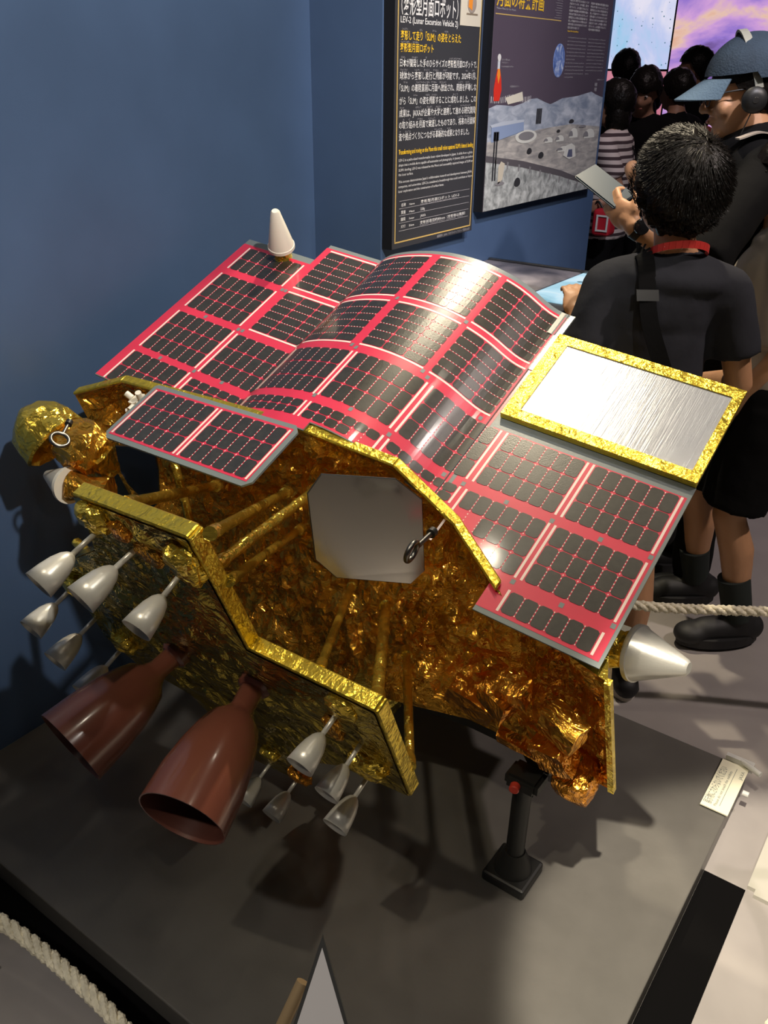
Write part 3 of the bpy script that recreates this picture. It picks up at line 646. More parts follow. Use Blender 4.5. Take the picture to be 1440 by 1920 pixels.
# ------------------------------------------------------------------ wall panels
M_panel = mat('panel_print_dark', (0.040, 0.040, 0.046), 0.45)
M_paneledge = mat('panel_edge_black', (0.008, 0.008, 0.010), 0.5)
M_panel2 = mat('panel_print_plum', (0.085, 0.065, 0.090), 0.40, 0, 0, 1, 0.15, 1.5)
M_txt = mat('print_white', (0.72, 0.70, 0.68), 0.5)
M_gtxt = mat('print_grey', (0.42, 0.40, 0.42), 0.5)
M_yel = mat('print_yellow', (0.85, 0.52, 0.03), 0.5)
M_gline = mat('print_gold', (0.62, 0.42, 0.13), 0.5)
def flat_rect(name, x, y0, y1, z0, z1, m, parent, t=.0006):
    bm = bmesh.new(); bx(bm, (x, y0, z0), (x + t, y1, z1)); return from_bm(name, bm, m, parent)
def flat_poly(name, x, pts, m, parent, t=.0006):
    bm = bmesh.new(); prism(bm, [(x + t, y, z) for y, z in pts], (-t, 0, 0)); return from_bm(name, bm, m, parent)
X1 = -1.415
sg = empty('information_panel', (-1.45, 2.22, 1.108), 'tall dark text panel with a gold border line, nearer on the blue wall', 'sign')
bevel_box('board', (-1.4499, 2.005, 1.108), (X1 - .0008, 2.440, 2.10), M_panel, sg, .002)
flat_rect('board_edge', -1.4495, 2.0035, 2.0049, 1.108, 2.10, M_paneledge, sg, .033)
for nm, a, b_, c, d in (('border_line', 2.016, 2.0195, 1.126, 2.09), ('border_line', 2.4245, 2.428, 1.126, 2.09), ('border_line', 2.016, 2.428, 1.1235, 1.1268)): flat_rect(nm, X1 - .0008, a, b_, c, d, M_gline, sg)
flat_rect('photo', X1 - .0008, 2.314, 2.4235, 1.667, 1.78, mat('photo_cream', (.62, .56, .45), .5), sg, .0012)
bm = bmesh.new(); bmesh.ops.create_uvsphere(bm, u_segments=24, v_segments=12, radius=.024)
for v in bm.verts: v.co = V((X1 + .0010 + v.co.x * .04, 2.372 + v.co.y, 1.722 + v.co.z))
from_bm('pictured_ball', bm, mat('photo_grey_ball', (.34, .28, .24), .4), sg, True)
flat_poly('pictured_orange_part', X1 + .0016, [(2.352, 1.712), (2.372, 1.705), (2.374, 1.735), (2.354, 1.740)], mat('photo_orange', (.75, .25, .03), .5), sg)
flat_rect('pictured_shadow', X1 + .0005, 2.345, 2.405, 1.694, 1.698, mat('photo_shadow', (.22, .17, .12), .5), sg)
LN = lambda body, y0, y1, z, h, m, bold=.0: wall_text('text_line', body, X1, y0, z, h, m, sg, (y1 - y0) if y1 else None, bold)
LN('（変形型月面ロボット）', 2.030, 2.302, 1.684, .036, M_txt, .010)
LN('LEV-2 (Lunar Excursion Vehicle 2)', 2.028, 2.303, 1.662, .0150, M_txt, .012)
LN('変形して走り「SLIM」の姿をとらえた', 2.029, 2.322, 1.6255, .0175, M_yel, .012)
LN('変形型月面ロボット', 2.027, 2.184, 1.5985, .0165, M_yel, .012)
for body, y1, z in (('日本が開発した手のひらサイズの変形型月面ロボットで、', 2.418, 1.5645), ('球体から変形し走行と撮影が可能です。2024年1月、', 2.418, 1.535), ('「SLIM」の着陸直前に月面へ放出され、周囲を移動しな', 2.420, 1.506), ('がら「SLIM」の姿を撮影することに成功しました。この', 2.422, 1.4755), ('成果は、JAXAが企業や大学と連携して進める研究開発', 2.422, 1.446), ('の取り組みを月面で実証したものであり、将来の月面探', 2.423, 1.4175), ('査や拠点づくりにつながる革新的な成果となりました。', 2.392, 1.389)):
    LN(body, 2.028, y1, z, .0150, M_txt, .008)
for z, parts in ((1.6465, ((2.034, 'へんけい'), (2.115, 'はし'), (2.176, 'スリム'), (2.235, 'すがた'))), (1.6175, ((2.030, 'へんけいがた'), (2.085, 'げつめん'))), (1.583, ((2.032, 'にほん'), (2.082, 'かいはつ'), (2.146, 'て'), (2.265, 'へんけいがたげつめん'))), (1.554, ((2.030, 'きゅうたい'), (2.095, 'へんけい'), (2.140, 'そうこう'), (2.185, 'さつえい'), (2.236, 'かのう'), (2.356, 'ねん'), (2.392, 'がつ'))), (1.525, ((2.045, 'スリム'), (2.105, 'ちゃくりくちょくぜん'), (2.178, 'げつめん'), (2.22, 'ほうしゅつ'), (2.318, 'しゅうい'), (2.358, 'いどう'))), (1.494, ((2.092, 'スリム'), (2.152, 'すがた'), (2.182, 'さつえい'), (2.292, 'せいこう'))), (1.4645, ((2.030, 'せいか'), (2.105, 'きぎょう'), (2.16, 'だいがく'), (2.205, 'れんけい'), (2.27, 'すす'), (2.335, 'けんきゅうかいはつ'))), (1.436, ((2.046, 'と'), (2.072, 'く'), (2.115, 'げつめん'), (2.17, 'じっしょう'), (2.322, 'しょうらい'), (2.362, 'げつめんたん'))), (1.407, ((2.030, 'さ'), (2.058, 'きょてん'), (2.202, 'かくしんてき'), (2.268, 'せいか')))):
    for y, t in parts: wall_text('reading_aid', t, X1, y, z, .0042, M_gtxt, sg, .0065 * len(t), 0)
LN("Transforming and roving on the Moon this small robot captured SLIM's historic landing", 2.029, 2.419, 1.3535, .0125, M_yel, .022)
for body, y1, z in (('LEV-2 is a palm-sized transformable lunar robot developed in Japan. It shifts from a globe', 2.418, 1.3355), ('shape into a mobile form capable of locomotion and photography. In January 2024, just before', 2.421, 1.3235), ('SLIM’s landing, LEV-2 was released to the Moon and successfully captured images of SLIM on', 2.421, 1.311), ('the lunar surface.', 2.100, 1.299), ('This success demonstrates Japan’s collaborative research and development between JAXA,', 2.421, 1.281), ('companies, and universities. LEV-2 is considered a breakthrough that could contribute to future', 2.422, 1.2685), ('lunar exploration and the construction of surface bases.', 2.262, 1.2565)):
    LN(body, 2.030, y1, z, .0070, M_txt, .004)
for z in (1.2335, 1.2135, 1.195, 1.1755, 1.1545): flat_rect('table_rule', X1 - .0008, 2.036, 2.412, z, z + .0008, M_gtxt, sg)
for z, a, b_, t, wd in ((1.2195, '名称', 'Name', '変形型月面ロボット LEV-2', .21), (1.200, '質量', 'Mass', '228g', .022), (1.1815, '開発', 'Developer', 'JAXA', .028), (1.1625, '大きさ', 'Size', '変形前直径約80mm（変形後は展開）', .25)):
    wall_text('table_text', a, X1, 2.045, z, .0075, M_txt, sg, .022, .01); wall_text('table_text', b_, X1, 2.085, z, .0055, M_txt, sg, .026, .01); wall_text('table_text', t, X1, 2.142, z, .0070, M_txt, sg, wd, .006)
    if wd > .1: wall_text('table_text', 'Lunar excursion vehicle two', X1, 2.142, z - .0065 + .002, .0035, M_gtxt, sg, wd * .95)
LN('画像提供：JAXA／タカラトミー／ソニー／同志社大学', 2.236, 2.424, 1.1125, .0065, M_gtxt)

X2 = -1.415
s2 = empty('picture_panel', (-1.45, 2.93, 1.155), 'large dark plum panel with a printed grey moon base picture, farther on the blue wall', 'sign')
bevel_box('board', (-1.4499, 2.502, 1.155), (X2 - .0008, 3.360, 2.10), M_panel2, s2, .002)
T2 = lambda body, y0, y1, z, h, m=M_txt, bold=0.0: wall_text('text_line', body, X2, y0, z, h, m, s2, (y1 - y0), bold)
T2('月面の将来計画', 2.512, 2.812, 1.728, .034, M_yel, .012)
T2('Future Plans for the Moon', 2.514, 2.63, 1.7165, .0055, M_gtxt)
flat_rect('board_edge', -1.4495, 2.5005, 2.5019, 1.155, 2.10, M_paneledge, s2, .033)
flat_rect('gold_rule', X2 - .0008, 2.510, 2.945, 1.7035, 1.7060, M_gline, s2)
for k in range(12): flat_rect('scale_tick', X2 - .0008, 2.905 if k % 3 else 2.895, 2.945, 1.712 + k * .0068, 1.7128 + k * .0068, M_gtxt, s2)
rg = random.Random(4)
WORDS = 'the lunar surface base crew rover water ice power and habitat plans for long stay missions on Moon with new landing craft to explore'.split()
def words(n): return ' '.join(rg.choice(WORDS) for _ in range(n))
JP = ['月面に長く滞在するための拠点づくりが', '計画されています。水や酸素、電力を', '月でつくり、人が活動できるように', '探査車や着陸機の研究開発が進み', '将来は月で暮らす人がふえるでしょう', '国際協力による有人月探査計画では', '新しい宇宙船やロケットが使われます', '世界の国ぐにが力を合わせています']
for k in range(9):
    z = 1.764 - k * .0098
    wall_text('text_line', JP[k % 8], X2, 2.998, z, .0055, M_txt, s2, .150 if k < 8 else .09); wall_text('text_line', JP[(k + 3) % 8], X2, 3.165, z, .0055, M_txt, s2, .150 if k < 8 else .1)
T2('Future Plans for the Moon', 3.000, 3.085, 1.676, .0050, M_yel, .02)
for k in range(12):
    z = 1.658 - k * .0108
    wall_text('text_line', words(9), X2, 3.007, z, .0045, M_gtxt, s2, .150 if k not in (6, 11) else .07); 
    if k < 11: wall_text('text_line', words(9), X2, 3.175, z, .0045, M_gtxt, s2, .150 if k != 10 else .03)
T2('※画像はイメージ', 3.285, 3.345, 1.531, .004, M_gtxt)
T2('地球', 3.270, 3.292, 1.512, .010, M_gtxt, .02); T2('月面', 3.270, 3.292, 1.496, .010, M_gtxt, .02)
# printed Moon map disc
M_globe = screen_mat('moon_map_print', [(.35, (.05, .10, .30)), (.5, (.16, .24, .52)), (.62, (.55, .60, .72))], (30, 30, 30), 0.0)
gb = M_globe.node_tree.nodes['Principled BSDF']; L_ = M_globe.node_tree.links; L_.new(gb.inputs['Emission Color'].links[0].from_socket, gb.inputs['Base Color'])
flat_poly('moon_map', X2, [(2.956 + .041 * math.cos(t * PI / 24), 1.590 + .048 * math.sin(t * PI / 24)) for t in range(48)], M_globe, s2)
flat_poly('moon_map_rim', X2 - .0006, [(2.956 + .043 * math.cos(t * PI / 24), 1.590 + .050 * math.sin(t * PI / 24)) for t in range(48)], mat('print_blue', (.20, .30, .62), .5), s2)
# rocket with flame
flat_poly('rocket_print', X2, [(2.547 + .010 * math.cos(t * PI / 8), 1.592 + .010 * math.sin(t * PI / 8)) for t in range(16)], M_txt, s2)
flat_rect('rocket_print', X2 - .0008, 2.541, 2.555, 1.560, 1.586, mat('print_pale', (.6, .62, .66), .5), s2)
flat_poly('flame_print', X2, [(2.541, 1.562), (2.555, 1.562), (2.566, 1.535), (2.572, 1.505), (2.562, 1.475), (2.528, 1.475), (2.524, 1.505), (2.531, 1.535)], mat('print_flame_red', (.70, .035, .02), .5), s2)
flat_poly('flame_core_print', X2 + .0006, [(2.543, 1.562), (2.553, 1.562), (2.558, 1.545), (2.549, 1.522), (2.539, 1.545)], mat('print_flame_orange', (.85, .28, .03), .5), s2)
wall_text('text_line', 'はっしゃ 発射 Launch', X2, 2.564, 1.585, .0045, M_gtxt, s2, .05)
wall_text('text_line', '月へ向かうロケット', X2, 2.564, 1.577, .0045, M_gtxt, s2, .04); wall_text('text_line', 'A rocket heading for the Moon', X2, 2.564, 1.567, .0045, M_gtxt, s2, .075)
wall_text('text_line', '月面通信タワー', X2, 2.626, 1.512, .0045, M_gtxt, s2, .06)
flat_poly('ring_base_print', X2, [(2.60, 1.483), (2.71, 1.499), (2.72, 1.474), (2.62, 1.464)], mat('print_cream', (.72, .66, .55), .5), s2)
for k in range(24): flat_rect('fence_post_print', X2 - .0004, 2.512 + k * .0112, 2.5145 + k * .0112, 1.470 - .002 * math.sin(k * .4), 1.488 - .004 * math.sin(k * .4), M_gtxt if k % 2 else M_txt, s2)
# printed moonscape
def rock(name, lo, hi, sc, dist=1.2):
    m = screen_mat(name, [(.30, lo), (.5, tuple((a + b) / 2 for a, b in zip(lo, hi))), (.68, hi)], sc, 0.0)
    b = m.node_tree.nodes['Principled BSDF']; m.node_tree.links.new(b.inputs['Emission Color'].links[0].from_socket, b.inputs['Base Color']); b.inputs['Roughness'].default_value = .45; return m
MK1 = rock('moon_hills_blue', (.20, .24, .32), (.52, .55, .62), (16, 14, 38)); MK2 = rock('moon_plain_grey', (.24, .23, .23), (.54, .50, .46), (26, 14, 60)); MK3 = rock('moon_fore_grey', (.16, .17, .17), (.56, .58, .57), (24, 34, 40))
Yl, Yr = 2.503, 3.359
ridge = [(Yl, 1.455), (2.55, 1.464), (2.60, 1.462), (2.66, 1.458), (2.72, 1.466), (2.77, 1.477), (2.82, 1.479), (2.87, 1.468), (2.92, 1.459), (2.96, 1.466), (3.01, 1.476), (3.06, 1.478), (3.14, 1.482), (3.20, 1.489), (3.25, 1.494), (3.29, 1.485), (3.33, 1.478), (Yr, 1.474)]
flat_poly('hills_print', X2 - .0010, [(Yl, 1.34), (Yr, 1.32)] + ridge[::-1], MK1, s2)
flat_poly('plain_print', X2 - .0006, [(Yl, 1.25), (Yr, 1.16), (Yr, 1.375), (3.1, 1.392), (2.9, 1.386), (2.75, 1.378), (Yl, 1.36)], MK2, s2)
flat_poly('foreground_print', X2 - .0002, [(Yl, 1.157), (Yr, 1.157), (Yr, 1.165), (3.2, 1.205), (2.9, 1.255), (2.65, 1.290), (Yl, 1.305)], MK3, s2)
M_trk = mat('print_track', (.10, .09, .10), .5); M_pw = mat('print_offwhite', (.66, .65, .60), .5); M_pd = mat('print_dark', (.03, .03, .035), .5); M_pb = mat('print_slate_blue', (.26, .33, .50), .5); M_pg = mat('print_midgrey', (.22, .21, .22), .5)
flat_poly('track_print', X2 + .0002, [(Yl, 1.322), (Yl, 1.304), (2.75, 1.272), (3.05, 1.222), (3.32, 1.168), (3.34, 1.176), (3.05, 1.242), (2.75, 1.292)], M_trk, s2)
for k in range(9): y = 2.56 + k * .08; z = 1.312 - (y - 2.5) * .155 - max(0, y - 2.8) * .05; flat_poly('arch_print', X2 + .0006, [(y, z + .006), (y + .012, z + .004), (y + .006, z - .016), (y + .001, z - .016)], M_pg, s2)
for y in (2.545, 2.560): flat_rect('tower_print', X2 + .0006, y, y + .008, 1.245, 1.388, M_pd, s2)
flat_rect('tower_print', X2 + .0006, 2.540, 2.574, 1.362, 1.388, M_pd, s2)
flat_poly('hall_print', X2 + .0004, [(2.525, 1.402), (2.735, 1.412), (2.738, 1.384), (2.528, 1.358)], M_pb, s2)
flat_poly('hall_roof_print', X2 + .0005, [(2.515, 1.408), (2.60, 1.416), (2.735, 1.418), (2.735, 1.411), (2.525, 1.401)], mat('print_roof', (.48, .52, .60), .5), s2)
for k in range(4): flat_rect('solar_tower_print', X2 + .0006, 2.822 + k * .010, 2.829 + k * .010, 1.402, 1.448, M_pd, s2)
flat_poly('dish_print', X2 + .0004, [(2.76 + .075 * math.cos(t * PI / 12), 1.366 + .020 * math.sin(t * PI / 12)) for t in range(24)], M_pw, s2)
flat_poly('dish_shade_print', X2 + .0010, [(2.76 + .055 * math.cos(t * PI / 12), 1.368 + .013 * math.sin(t * PI / 12)) for t in range(24)], M_pg, s2)
for (y, z, a, b_) in ((3.27, 1.345, .045, .026), (3.13, 1.352, .034, .026), (3.02, 1.345, .030, .014), (2.93, 1.345, .03, .012), (3.06, 1.31, .05, .012)):
    flat_poly('dome_print', X2 + .0004, [(y + a * math.cos(t * PI / 16), z + b_ * math.sin(t * PI / 16)) for t in range(17)] + [(y - a, z - .006), (y + a, z - .006)], M_pw, s2)
    flat_poly('dome_shade_print', X2 + .0010, [(y - a * .75 + a * .5 * math.cos(t * PI / 16), z + b_ * .7 * math.sin(t * PI / 16)) for t in range(17)], M_pg, s2)
flat_poly('lander_print', X2 + .0008, [(3.06, 1.290), (3.075, 1.322), (3.12, 1.328), (3.15, 1.318), (3.165, 1.282), (3.11, 1.275)], M_pw, s2); flat_poly('lander_print', X2 + .0014, [(3.09, 1.284), (3.098, 1.308), (3.128, 1.308), (3.135, 1.282)], mat('print_steelblue', (.10, .11, .18), .5), s2)
for (y, z, a, b_) in ((2.79, 1.318, .018, .012), (2.88, 1.300, .020, .013), (2.60, 1.232, .03, .008), (2.72, 1.225, .022, .018), (3.0, 1.372, .014, .006), (3.1, 1.40, .02, .008), (3.2, 1.38, .03, .006)):
    flat_poly('rover_print', X2 + .0008, [(y + a * math.cos(t * PI / 6), z + b_ * math.sin(t * PI / 6) * (1 if t < 7 else .6)) for t in range(12)], M_pd if a < .025 else M_pg, s2)
flat_poly('mast_print', X2 + .0008, [(2.586, 1.232), (2.615, 1.245), (2.625, 1.292), (2.60, 1.300), (2.585, 1.285)], mat('print_sand', (.56, .50, .40), .5), s2)
for k in range(3): wall_text('text_line', words(6), X2 + .0008, 3.17, 1.205 - k * .010, .0045, M_txt, s2, .10)

# ------------------------------------------------------------------ display desk at the sign wall
dk = empty('display_desk', (-1.2, 2.34, 0), 'grey display desk with a moonscape top and a lit blue map screen', 'desk')
M_desk = mat('desk_dark', (.03, .03, .035), .4)
bevel_box('cabinet', (-1.4495, 2.06, 0), (-.975, 2.60, .955), M_desk, dk, .004)
bevel_box('top', (-1.4495, 2.03, .956), (-.945, 2.625, .985), M_desk, dk, .004)
MTOP = rock('desk_moonscape', (.035, .038, .055), (.26, .24, .26), (7, 5, 5)); bm = bmesh.new(); bx(bm, (-1.445, 2.06, .9855), (-1.105, 2.610, .9885)); from_bm('moonscape_print', bm, MTOP, dk)
MMAP = screen_mat('desk_map_glow', [(.3, (.22, .50, .62)), (.5, (.50, .78, .92)), (.7, (.80, .93, .98))], (9, 9, 9), .95, 14.0); bm = bmesh.new(); bx(bm, (-1.098, 2.20, .9855), (-.965, 2.610, .9885)); from_bm('map_screen', bm, MMAP, dk)
bevel_box('edge_trim', (-1.445, 2.612, .9855), (-.945, 2.624, .9955), M_steel, dk, .002)

# ------------------------------------------------------------------ ropes, posts, label, foreground sign
M_rope = mat('cream_rope', (.80, .74, .58), .7, 0, .35, 260, .18, 60)
def rope(name, pts, r, label, pitch=.075):
    path = bez(pts, 40); t = empty(name, path[0], label, 'rope', 'barrier ropes')
    n_ = len(path); dist = [0]
    for p, q in zip(path, path[1:]): dist.append(dist[-1] + (q - p).length)
    def at(d):
        i = 0
        while i < n_ - 2 and dist[i + 1] < d: i += 1
        k = (d - dist[i]) / max(1e-6, dist[i + 1] - dist[i]); return path[i].lerp(path[i + 1], k), (path[i + 1] - path[i]).normalized()
    steps = int(dist[-1] / .0022); 
    for s_ in range(3):
        bm = bmesh.new(); pp, rr = [], []
        for k in range(steps + 1):
            p, d = at(dist[-1] * k / steps); x, y, z = frame(d); a = 2 * PI * (dist[-1] * k / steps / pitch + s_ / 3)
            pp.append(p + (x * math.cos(a) + y * math.sin(a)) * r * .55)
            rr.append(r * .56 * (1 + .13 * math.sin(2 * PI * dist[-1] * k / steps / .0085)))
        tube(bm, pp, rr, 8); from_bm('strand', bm, M_rope, t, True)
    return t
rope('barrier_rope', [V((-1.44, 1.92, .36)), V((-1.0, 1.83, .345)), V((-.72, 1.812, .335)), V((-.541, 1.868, .345)), V((-.44, 1.935, .338)), V((-.26, 2.045, .342)), V((.02, 2.19, .36)), V((.20, 2.30, .40))], .0125, 'cream twisted barrier rope behind the lander at the right')
rope('barrier_rope', [V((-1.322, .322, .38)), V((-1.25, .400, .235)), V((-1.05, .445, .185)), V((-.80, .445, .165)), V((-.58, .42, .09)), V((-.50, .33, .0145)), V((-.52, .18, .0145))], .0125, 'cream twisted barrier rope along the near left edge of the platform')
M_base = mat('post_base_cream', (.46, .44, .39), .45); M_pole = mat('post_pole', (.25, .25, .25), .35, .6)
def rope_post(x, y, label, rot=0, hh=.45):
    t = empty('rope_post', (x, y, 0), label, 'post')
    bm = bmesh.new(); bx(bm, (x - .13, y - .13, .0002), (x + .13, y + .13, .010)); bmesh.ops.bevel(bm, geom=[e for e in bm.edges if abs(e.verts[0].co.z - e.verts[1].co.z) > .005], offset=.016, segments=4, affect='EDGES')
    from_bm('base_plate', bm, M_base, t)
    bm = bmesh.new(); tube(bm, [V((x, y, .0101)), V((x, y, hh))], .014, 20); from_bm('pole', bm, M_pole, t, True)
    bm = bmesh.new(); lathe(bm, (x, y, hh), (0, 0, 1), [(0, .018), (.012, .020), (.024, .014), (.028, .002)], 20); from_bm('cap', bm, M_pole, t, True)
    return t
rope_post(.037, 1.598, 'rope post standing on a cream base plate at the right edge', 0)
rope_post(-1.325, .305, 'rope post standing on a cream base plate at the left edge', 0, .45)
rope('barrier_rope', [V((.042, 1.575, .38)), V((.050, 1.42, .19)), V((.035, 1.25, .06)), V((.03, 1.08, .0145)), V((.10, .92, .0145)), V((.28, .86, .0145))], .0125, 'cream barrier rope lying on the floor at the lower right corner')
rope_post(.24, 2.34, 'rope post holding the right end of the rope behind the lander')
M_paper = mat('label_paper', (.78, .75, .58), .5)
lb = empty('caption_label', (-.206, 1.68, .06), 'small cream caption label clipped to the far right corner of the platform', 'label')
def LP(u, v, o=0): return V((-.240, 1.594, .0675)) + V((.0, .175, .004)) * v + V((.062, 0, .0)) * u + V((0, 0, 1)) * o
bm = bmesh.new(); prism(bm, [LP(0, 0), LP(1, 0), LP(1, 1), LP(0, 1)], (0, 0, -.003)); from_bm('card', bm, M_paper, lb)
M_ink = mat('ink_grey', (.22, .24, .22), .6); M_clear = mat('clear_acrylic', (.62, .62, .60), .15)
for u, t, h, wd in ((.26, '展示物にさわらないでください', .016, .135), (.46, 'Please do not touch the exhibits', .007, .13), (.86, 'JAXA', .008, .03)):
    wall_text('text_line', t, 0, 0, 0, h, M_ink, lb, wd, .004, V((0, 1, .022)).normalized(), V((-1, 0, 0)), LP(u + .06, .07 if u < .8 else .72, .0005))
bm = bmesh.new(); obox(bm, LP(.62, .5, .0004), V((.0006, 0, 0)), V((0, .07, .0015)), V((0, 0, .0003))); from_bm('ruled_line', bm, M_ink, lb)
bm = bmesh.new(); bx(bm, (-.235, 1.769, .0602), (-.170, 1.782, .085)); from_bm('clip', bm, M_clear, lb)
bm = bmesh.new(); tube(bm, [V((-.200, 1.776, .080)), V((-.150, 1.755, .080))], .007, 12); from_bm('clip_roll', bm, M_clear, lb, True)
bm = bmesh.new(); tube(bm, [V((-.172, 1.70, .055)), V((-.158, 1.70, .055))], .007, 12); from_bm('clip_screw', bm, M_clear, lb, True)

# triangular sign board on a stand in the foreground
fs = empty('notice_board', (-.36, .41, 0), 'white pointed notice board with a dark edge and red triangle mark in the foreground', 'sign')
FA = V((-.414, .471, .700)); FD = V((.055, -.095, -.080)); FRt = V((.811, .585, 0)); FDn = (V((.30, -.42, -.72))).normalized()
def FB(u, v, o=0): return FA + FRt * u + FDn * v + FDn.cross(FRt).normalized() * o
sgn = 1 if (FDn.cross(FRt)).dot(V((0, 0, 1.55)) - FA) > 0 else -1
M_board = mat('board_white', (.62, .60, .62), .35); M_bedge = mat('board_edge_dark', (.05, .05, .05), .35)
bm = bmesh.new(); prism(bm, [FB(0, 0), FB(.098, .30), (FB(-.098, .30))], FDn.cross(FRt).normalized() * (-.007 * sgn)); from_bm('board', bm, M_bedge, fs)
bm = bmesh.new(); prism(bm, [FB(.0, .012, .0006 * sgn), FB(.093, .296, .0006 * sgn), FB(-.093, .296, .0006 * sgn)], FDn.cross(FRt).normalized() * (-.0005 * sgn)); from_bm('face', bm, M_board, fs)
bm = bmesh.new(); prism(bm, [FB(.0, .112, .0012 * sgn), FB(.055, .20, .0012 * sgn), FB(-.055, .20, .0012 * sgn)], FDn.cross(FRt).normalized() * (-.0005 * sgn)); from_bm('red_triangle', bm, mat('sign_red', (.55, .02, .04), .4), fs)
bm = bmesh.new(); prism(bm, [FB(-.044, .118, .0012 * sgn), FB(-.034, .118, .0012 * sgn), FB(-.034, .15, .0012 * sgn), FB(-.05, .15, .0012 * sgn)], FDn.cross(FRt).normalized() * (-.0005 * sgn)); from_bm('blue_mark', bm, mat('sign_blue', (.05, .10, .35), .4), fs)
bm = bmesh.new(); tube(bm, [FB(-.022, .055, -.02 * sgn), FB(-.10, .22, -.02 * sgn), FB(-.10, .26, -.02 * sgn)], .0075, 12); from_bm('brass_rod', bm, mat('brass_rod', (.45, .32, .18), .35, .5), fs, True)
bm = bmesh.new(); q_ = FB(0, .26, -.012 * sgn); tube(bm, [V((q_.x, q_.y, .02)), q_], .012, 14); from_bm('stand_pole', bm, M_black, fs, True)
bm = bmesh.new(); lathe(bm, (q_.x, q_.y, 0.0002), (0, 0, 1), [(0, .12), (.012, .12), (.02, .03)], 32); from_bm('stand_foot', bm, M_black, fs, True)

# ------------------------------------------------------------------ people
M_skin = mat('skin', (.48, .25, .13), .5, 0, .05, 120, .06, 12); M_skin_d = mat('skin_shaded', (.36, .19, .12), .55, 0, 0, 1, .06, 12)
M_hair = mat('black_hair', (.008, .0065, .0055), .36, 0, .35, 90, .2, 30, .16)
M_tee = mat('charcoal_cotton', (.027, .028, .035), .85, 0, .25, 22, .12, 10, .15); M_blk = mat('black_cotton', (.006, .006, .0065), .9, 0, .2, 25, .1, 10, .10)
M_beige = mat('beige_cotton', (.36, .31, .26), .85, 0, .2, 25, .08, 10); M_shoe = mat('black_shoe', (.010, .010, .011), .6); M_sole = mat('white_sole', (.60, .56, .50), .6)
M_sock = mat('dark_sock', (.012, .018, .016), .85)
def ico(bm, c, r, sub=2):
    M_ = Matrix.Translation(V(c)) @ Matrix.Diagonal((*(r if isinstance(r, tuple) else (r, r, r)), 1)); bmesh.ops.create_icosphere(bm, subdivisions=sub, radius=1, matrix=M_)
def ell(bm, c, ax, sub=3):
    """ellipsoid with three half-axis vectors"""
    a, b, d = ax; c = V(c); M_ = Matrix(((a.x, b.x, d.x, c.x), (a.y, b.y, d.y, c.y), (a.z, b.z, d.z, c.z), (0, 0, 0, 1))); bmesh.ops.create_icosphere(bm, subdivisions=sub, radius=1, matrix=M_)
def cap(bm, p, q, r0, r1=None, seg=14, flat=False):
    r1 = r0 if r1 is None else r1; p, q = V(p), V(q); n_ = 5
    tube(bm, [p.lerp(q, t / n_) for t in range(n_ + 1)], [r0 + (r1 - r0) * t / n_ for t in range(n_ + 1)], seg)
    if not flat: ico(bm, p, r0 * .995); ico(bm, q, r1 * .995)
def melt(name, bm, voxel, m, parent, it=3, wob=0.0):
    me = bpy.data.meshes.new('t'); bm.to_mesh(me); bm.free(); o = bpy.data.objects.new('t', me); TMP.collection.objects.link(o)
    r_ = o.modifiers.new('r', 'REMESH'); r_.mode = 'VOXEL'; r_.voxel_size = voxel
    if it: s_ = o.modifiers.new('s', 'SMOOTH'); s_.iterations = it; s_.factor = .5
    dg = scratch_dg(); me2 = bpy.data.meshes.new_from_object(o.evaluated_get(dg)); bpy.data.objects.remove(o); bpy.data.meshes.remove(me)
    if wob:
        for v in me2.vertices: v.co += v.normal * wob * (noise.noise(v.co * 9) + .6 * noise.noise(v.co * 21))
    me2.name = name
    return link(name, me2, m, parent, True)
def head_parts(bm, c, f, u, s):
    """skull, jaw, nose, ears and chin; c: head centre, f: facing, u: up"""
    f, u = V(f).normalized(), V(u).normalized(); u = (u - f * u.dot(f)).normalized(); x = f.cross(u); c = V(c)
    P = lambda a, b, d: c + x * (a * s) + f * (b * s) + u * (d * s)
    ell(bm, P(0, -.008, .030), (x * .075 * s, f * .094 * s, u * .088 * s)); ell(bm, P(0, .022, -.035), (x * .060 * s, f * .068 * s, u * .078 * s))
    ell(bm, P(0, .062, -.088), (x * .026 * s, f * .022 * s, u * .020 * s)); ell(bm, P(0, .084, .012), (x * .040 * s, f * .014 * s, u * .010 * s), 2)
    cap(bm, P(0, .088, .004), P(0, .108, -.030), .007 * s, .013 * s); ell(bm, P(0, .088, -.062), (x * .024 * s, f * .010 * s, u * .009 * s), 2)
    for k in (-1, 1):
        ell(bm, P(.074 * k, -.006, -.008), (x * .010 * s, f * .019 * s, u * .032 * s), 2); ell(bm, P(.016 * k, .096, -.036), (x * .009 * s, f * .009 * s, u * .008 * s), 2); ell(bm, P(.040 * k, .066, -.030), (x * .024 * s, f * .022 * s, u * .026 * s), 2)
    return P
def eyes(P, s, parent):
    for k in (-1, 1):
        bm = bmesh.new(); ico(bm, P(.031 * k, .0795, .0), .0115 * s, 2); from_bm('eye', bm, mat('eye_white', (.55, .5, .47), .3), parent, True)
        bm = bmesh.new(); ico(bm, P(.031 * k, .0885, .0), .0055 * s, 2); from_bm('iris', bm, M_hair, parent, True)
        bm = bmesh.new(); cap(bm, P(.016 * k, .092, .020), P(.048 * k, .082, .022), .0035 * s, .0025 * s, 8); from_bm('eyebrow', bm, M_hair, parent, True)
    bm = bmesh.new(); ell(bm, P(0, .0955, -.062), (V((.811, .585, 0)) * .002 + (P(1, 0, 0) - P(0, 0, 0)).normalized() * .020 * s, (P(0, 1, 0) - P(0, 0, 0)).normalized() * .004 * s, V((0, 0, .005 * s))), 2); from_bm('lips', bm, mat('lips', (.36, .13, .10), .5), parent, True)
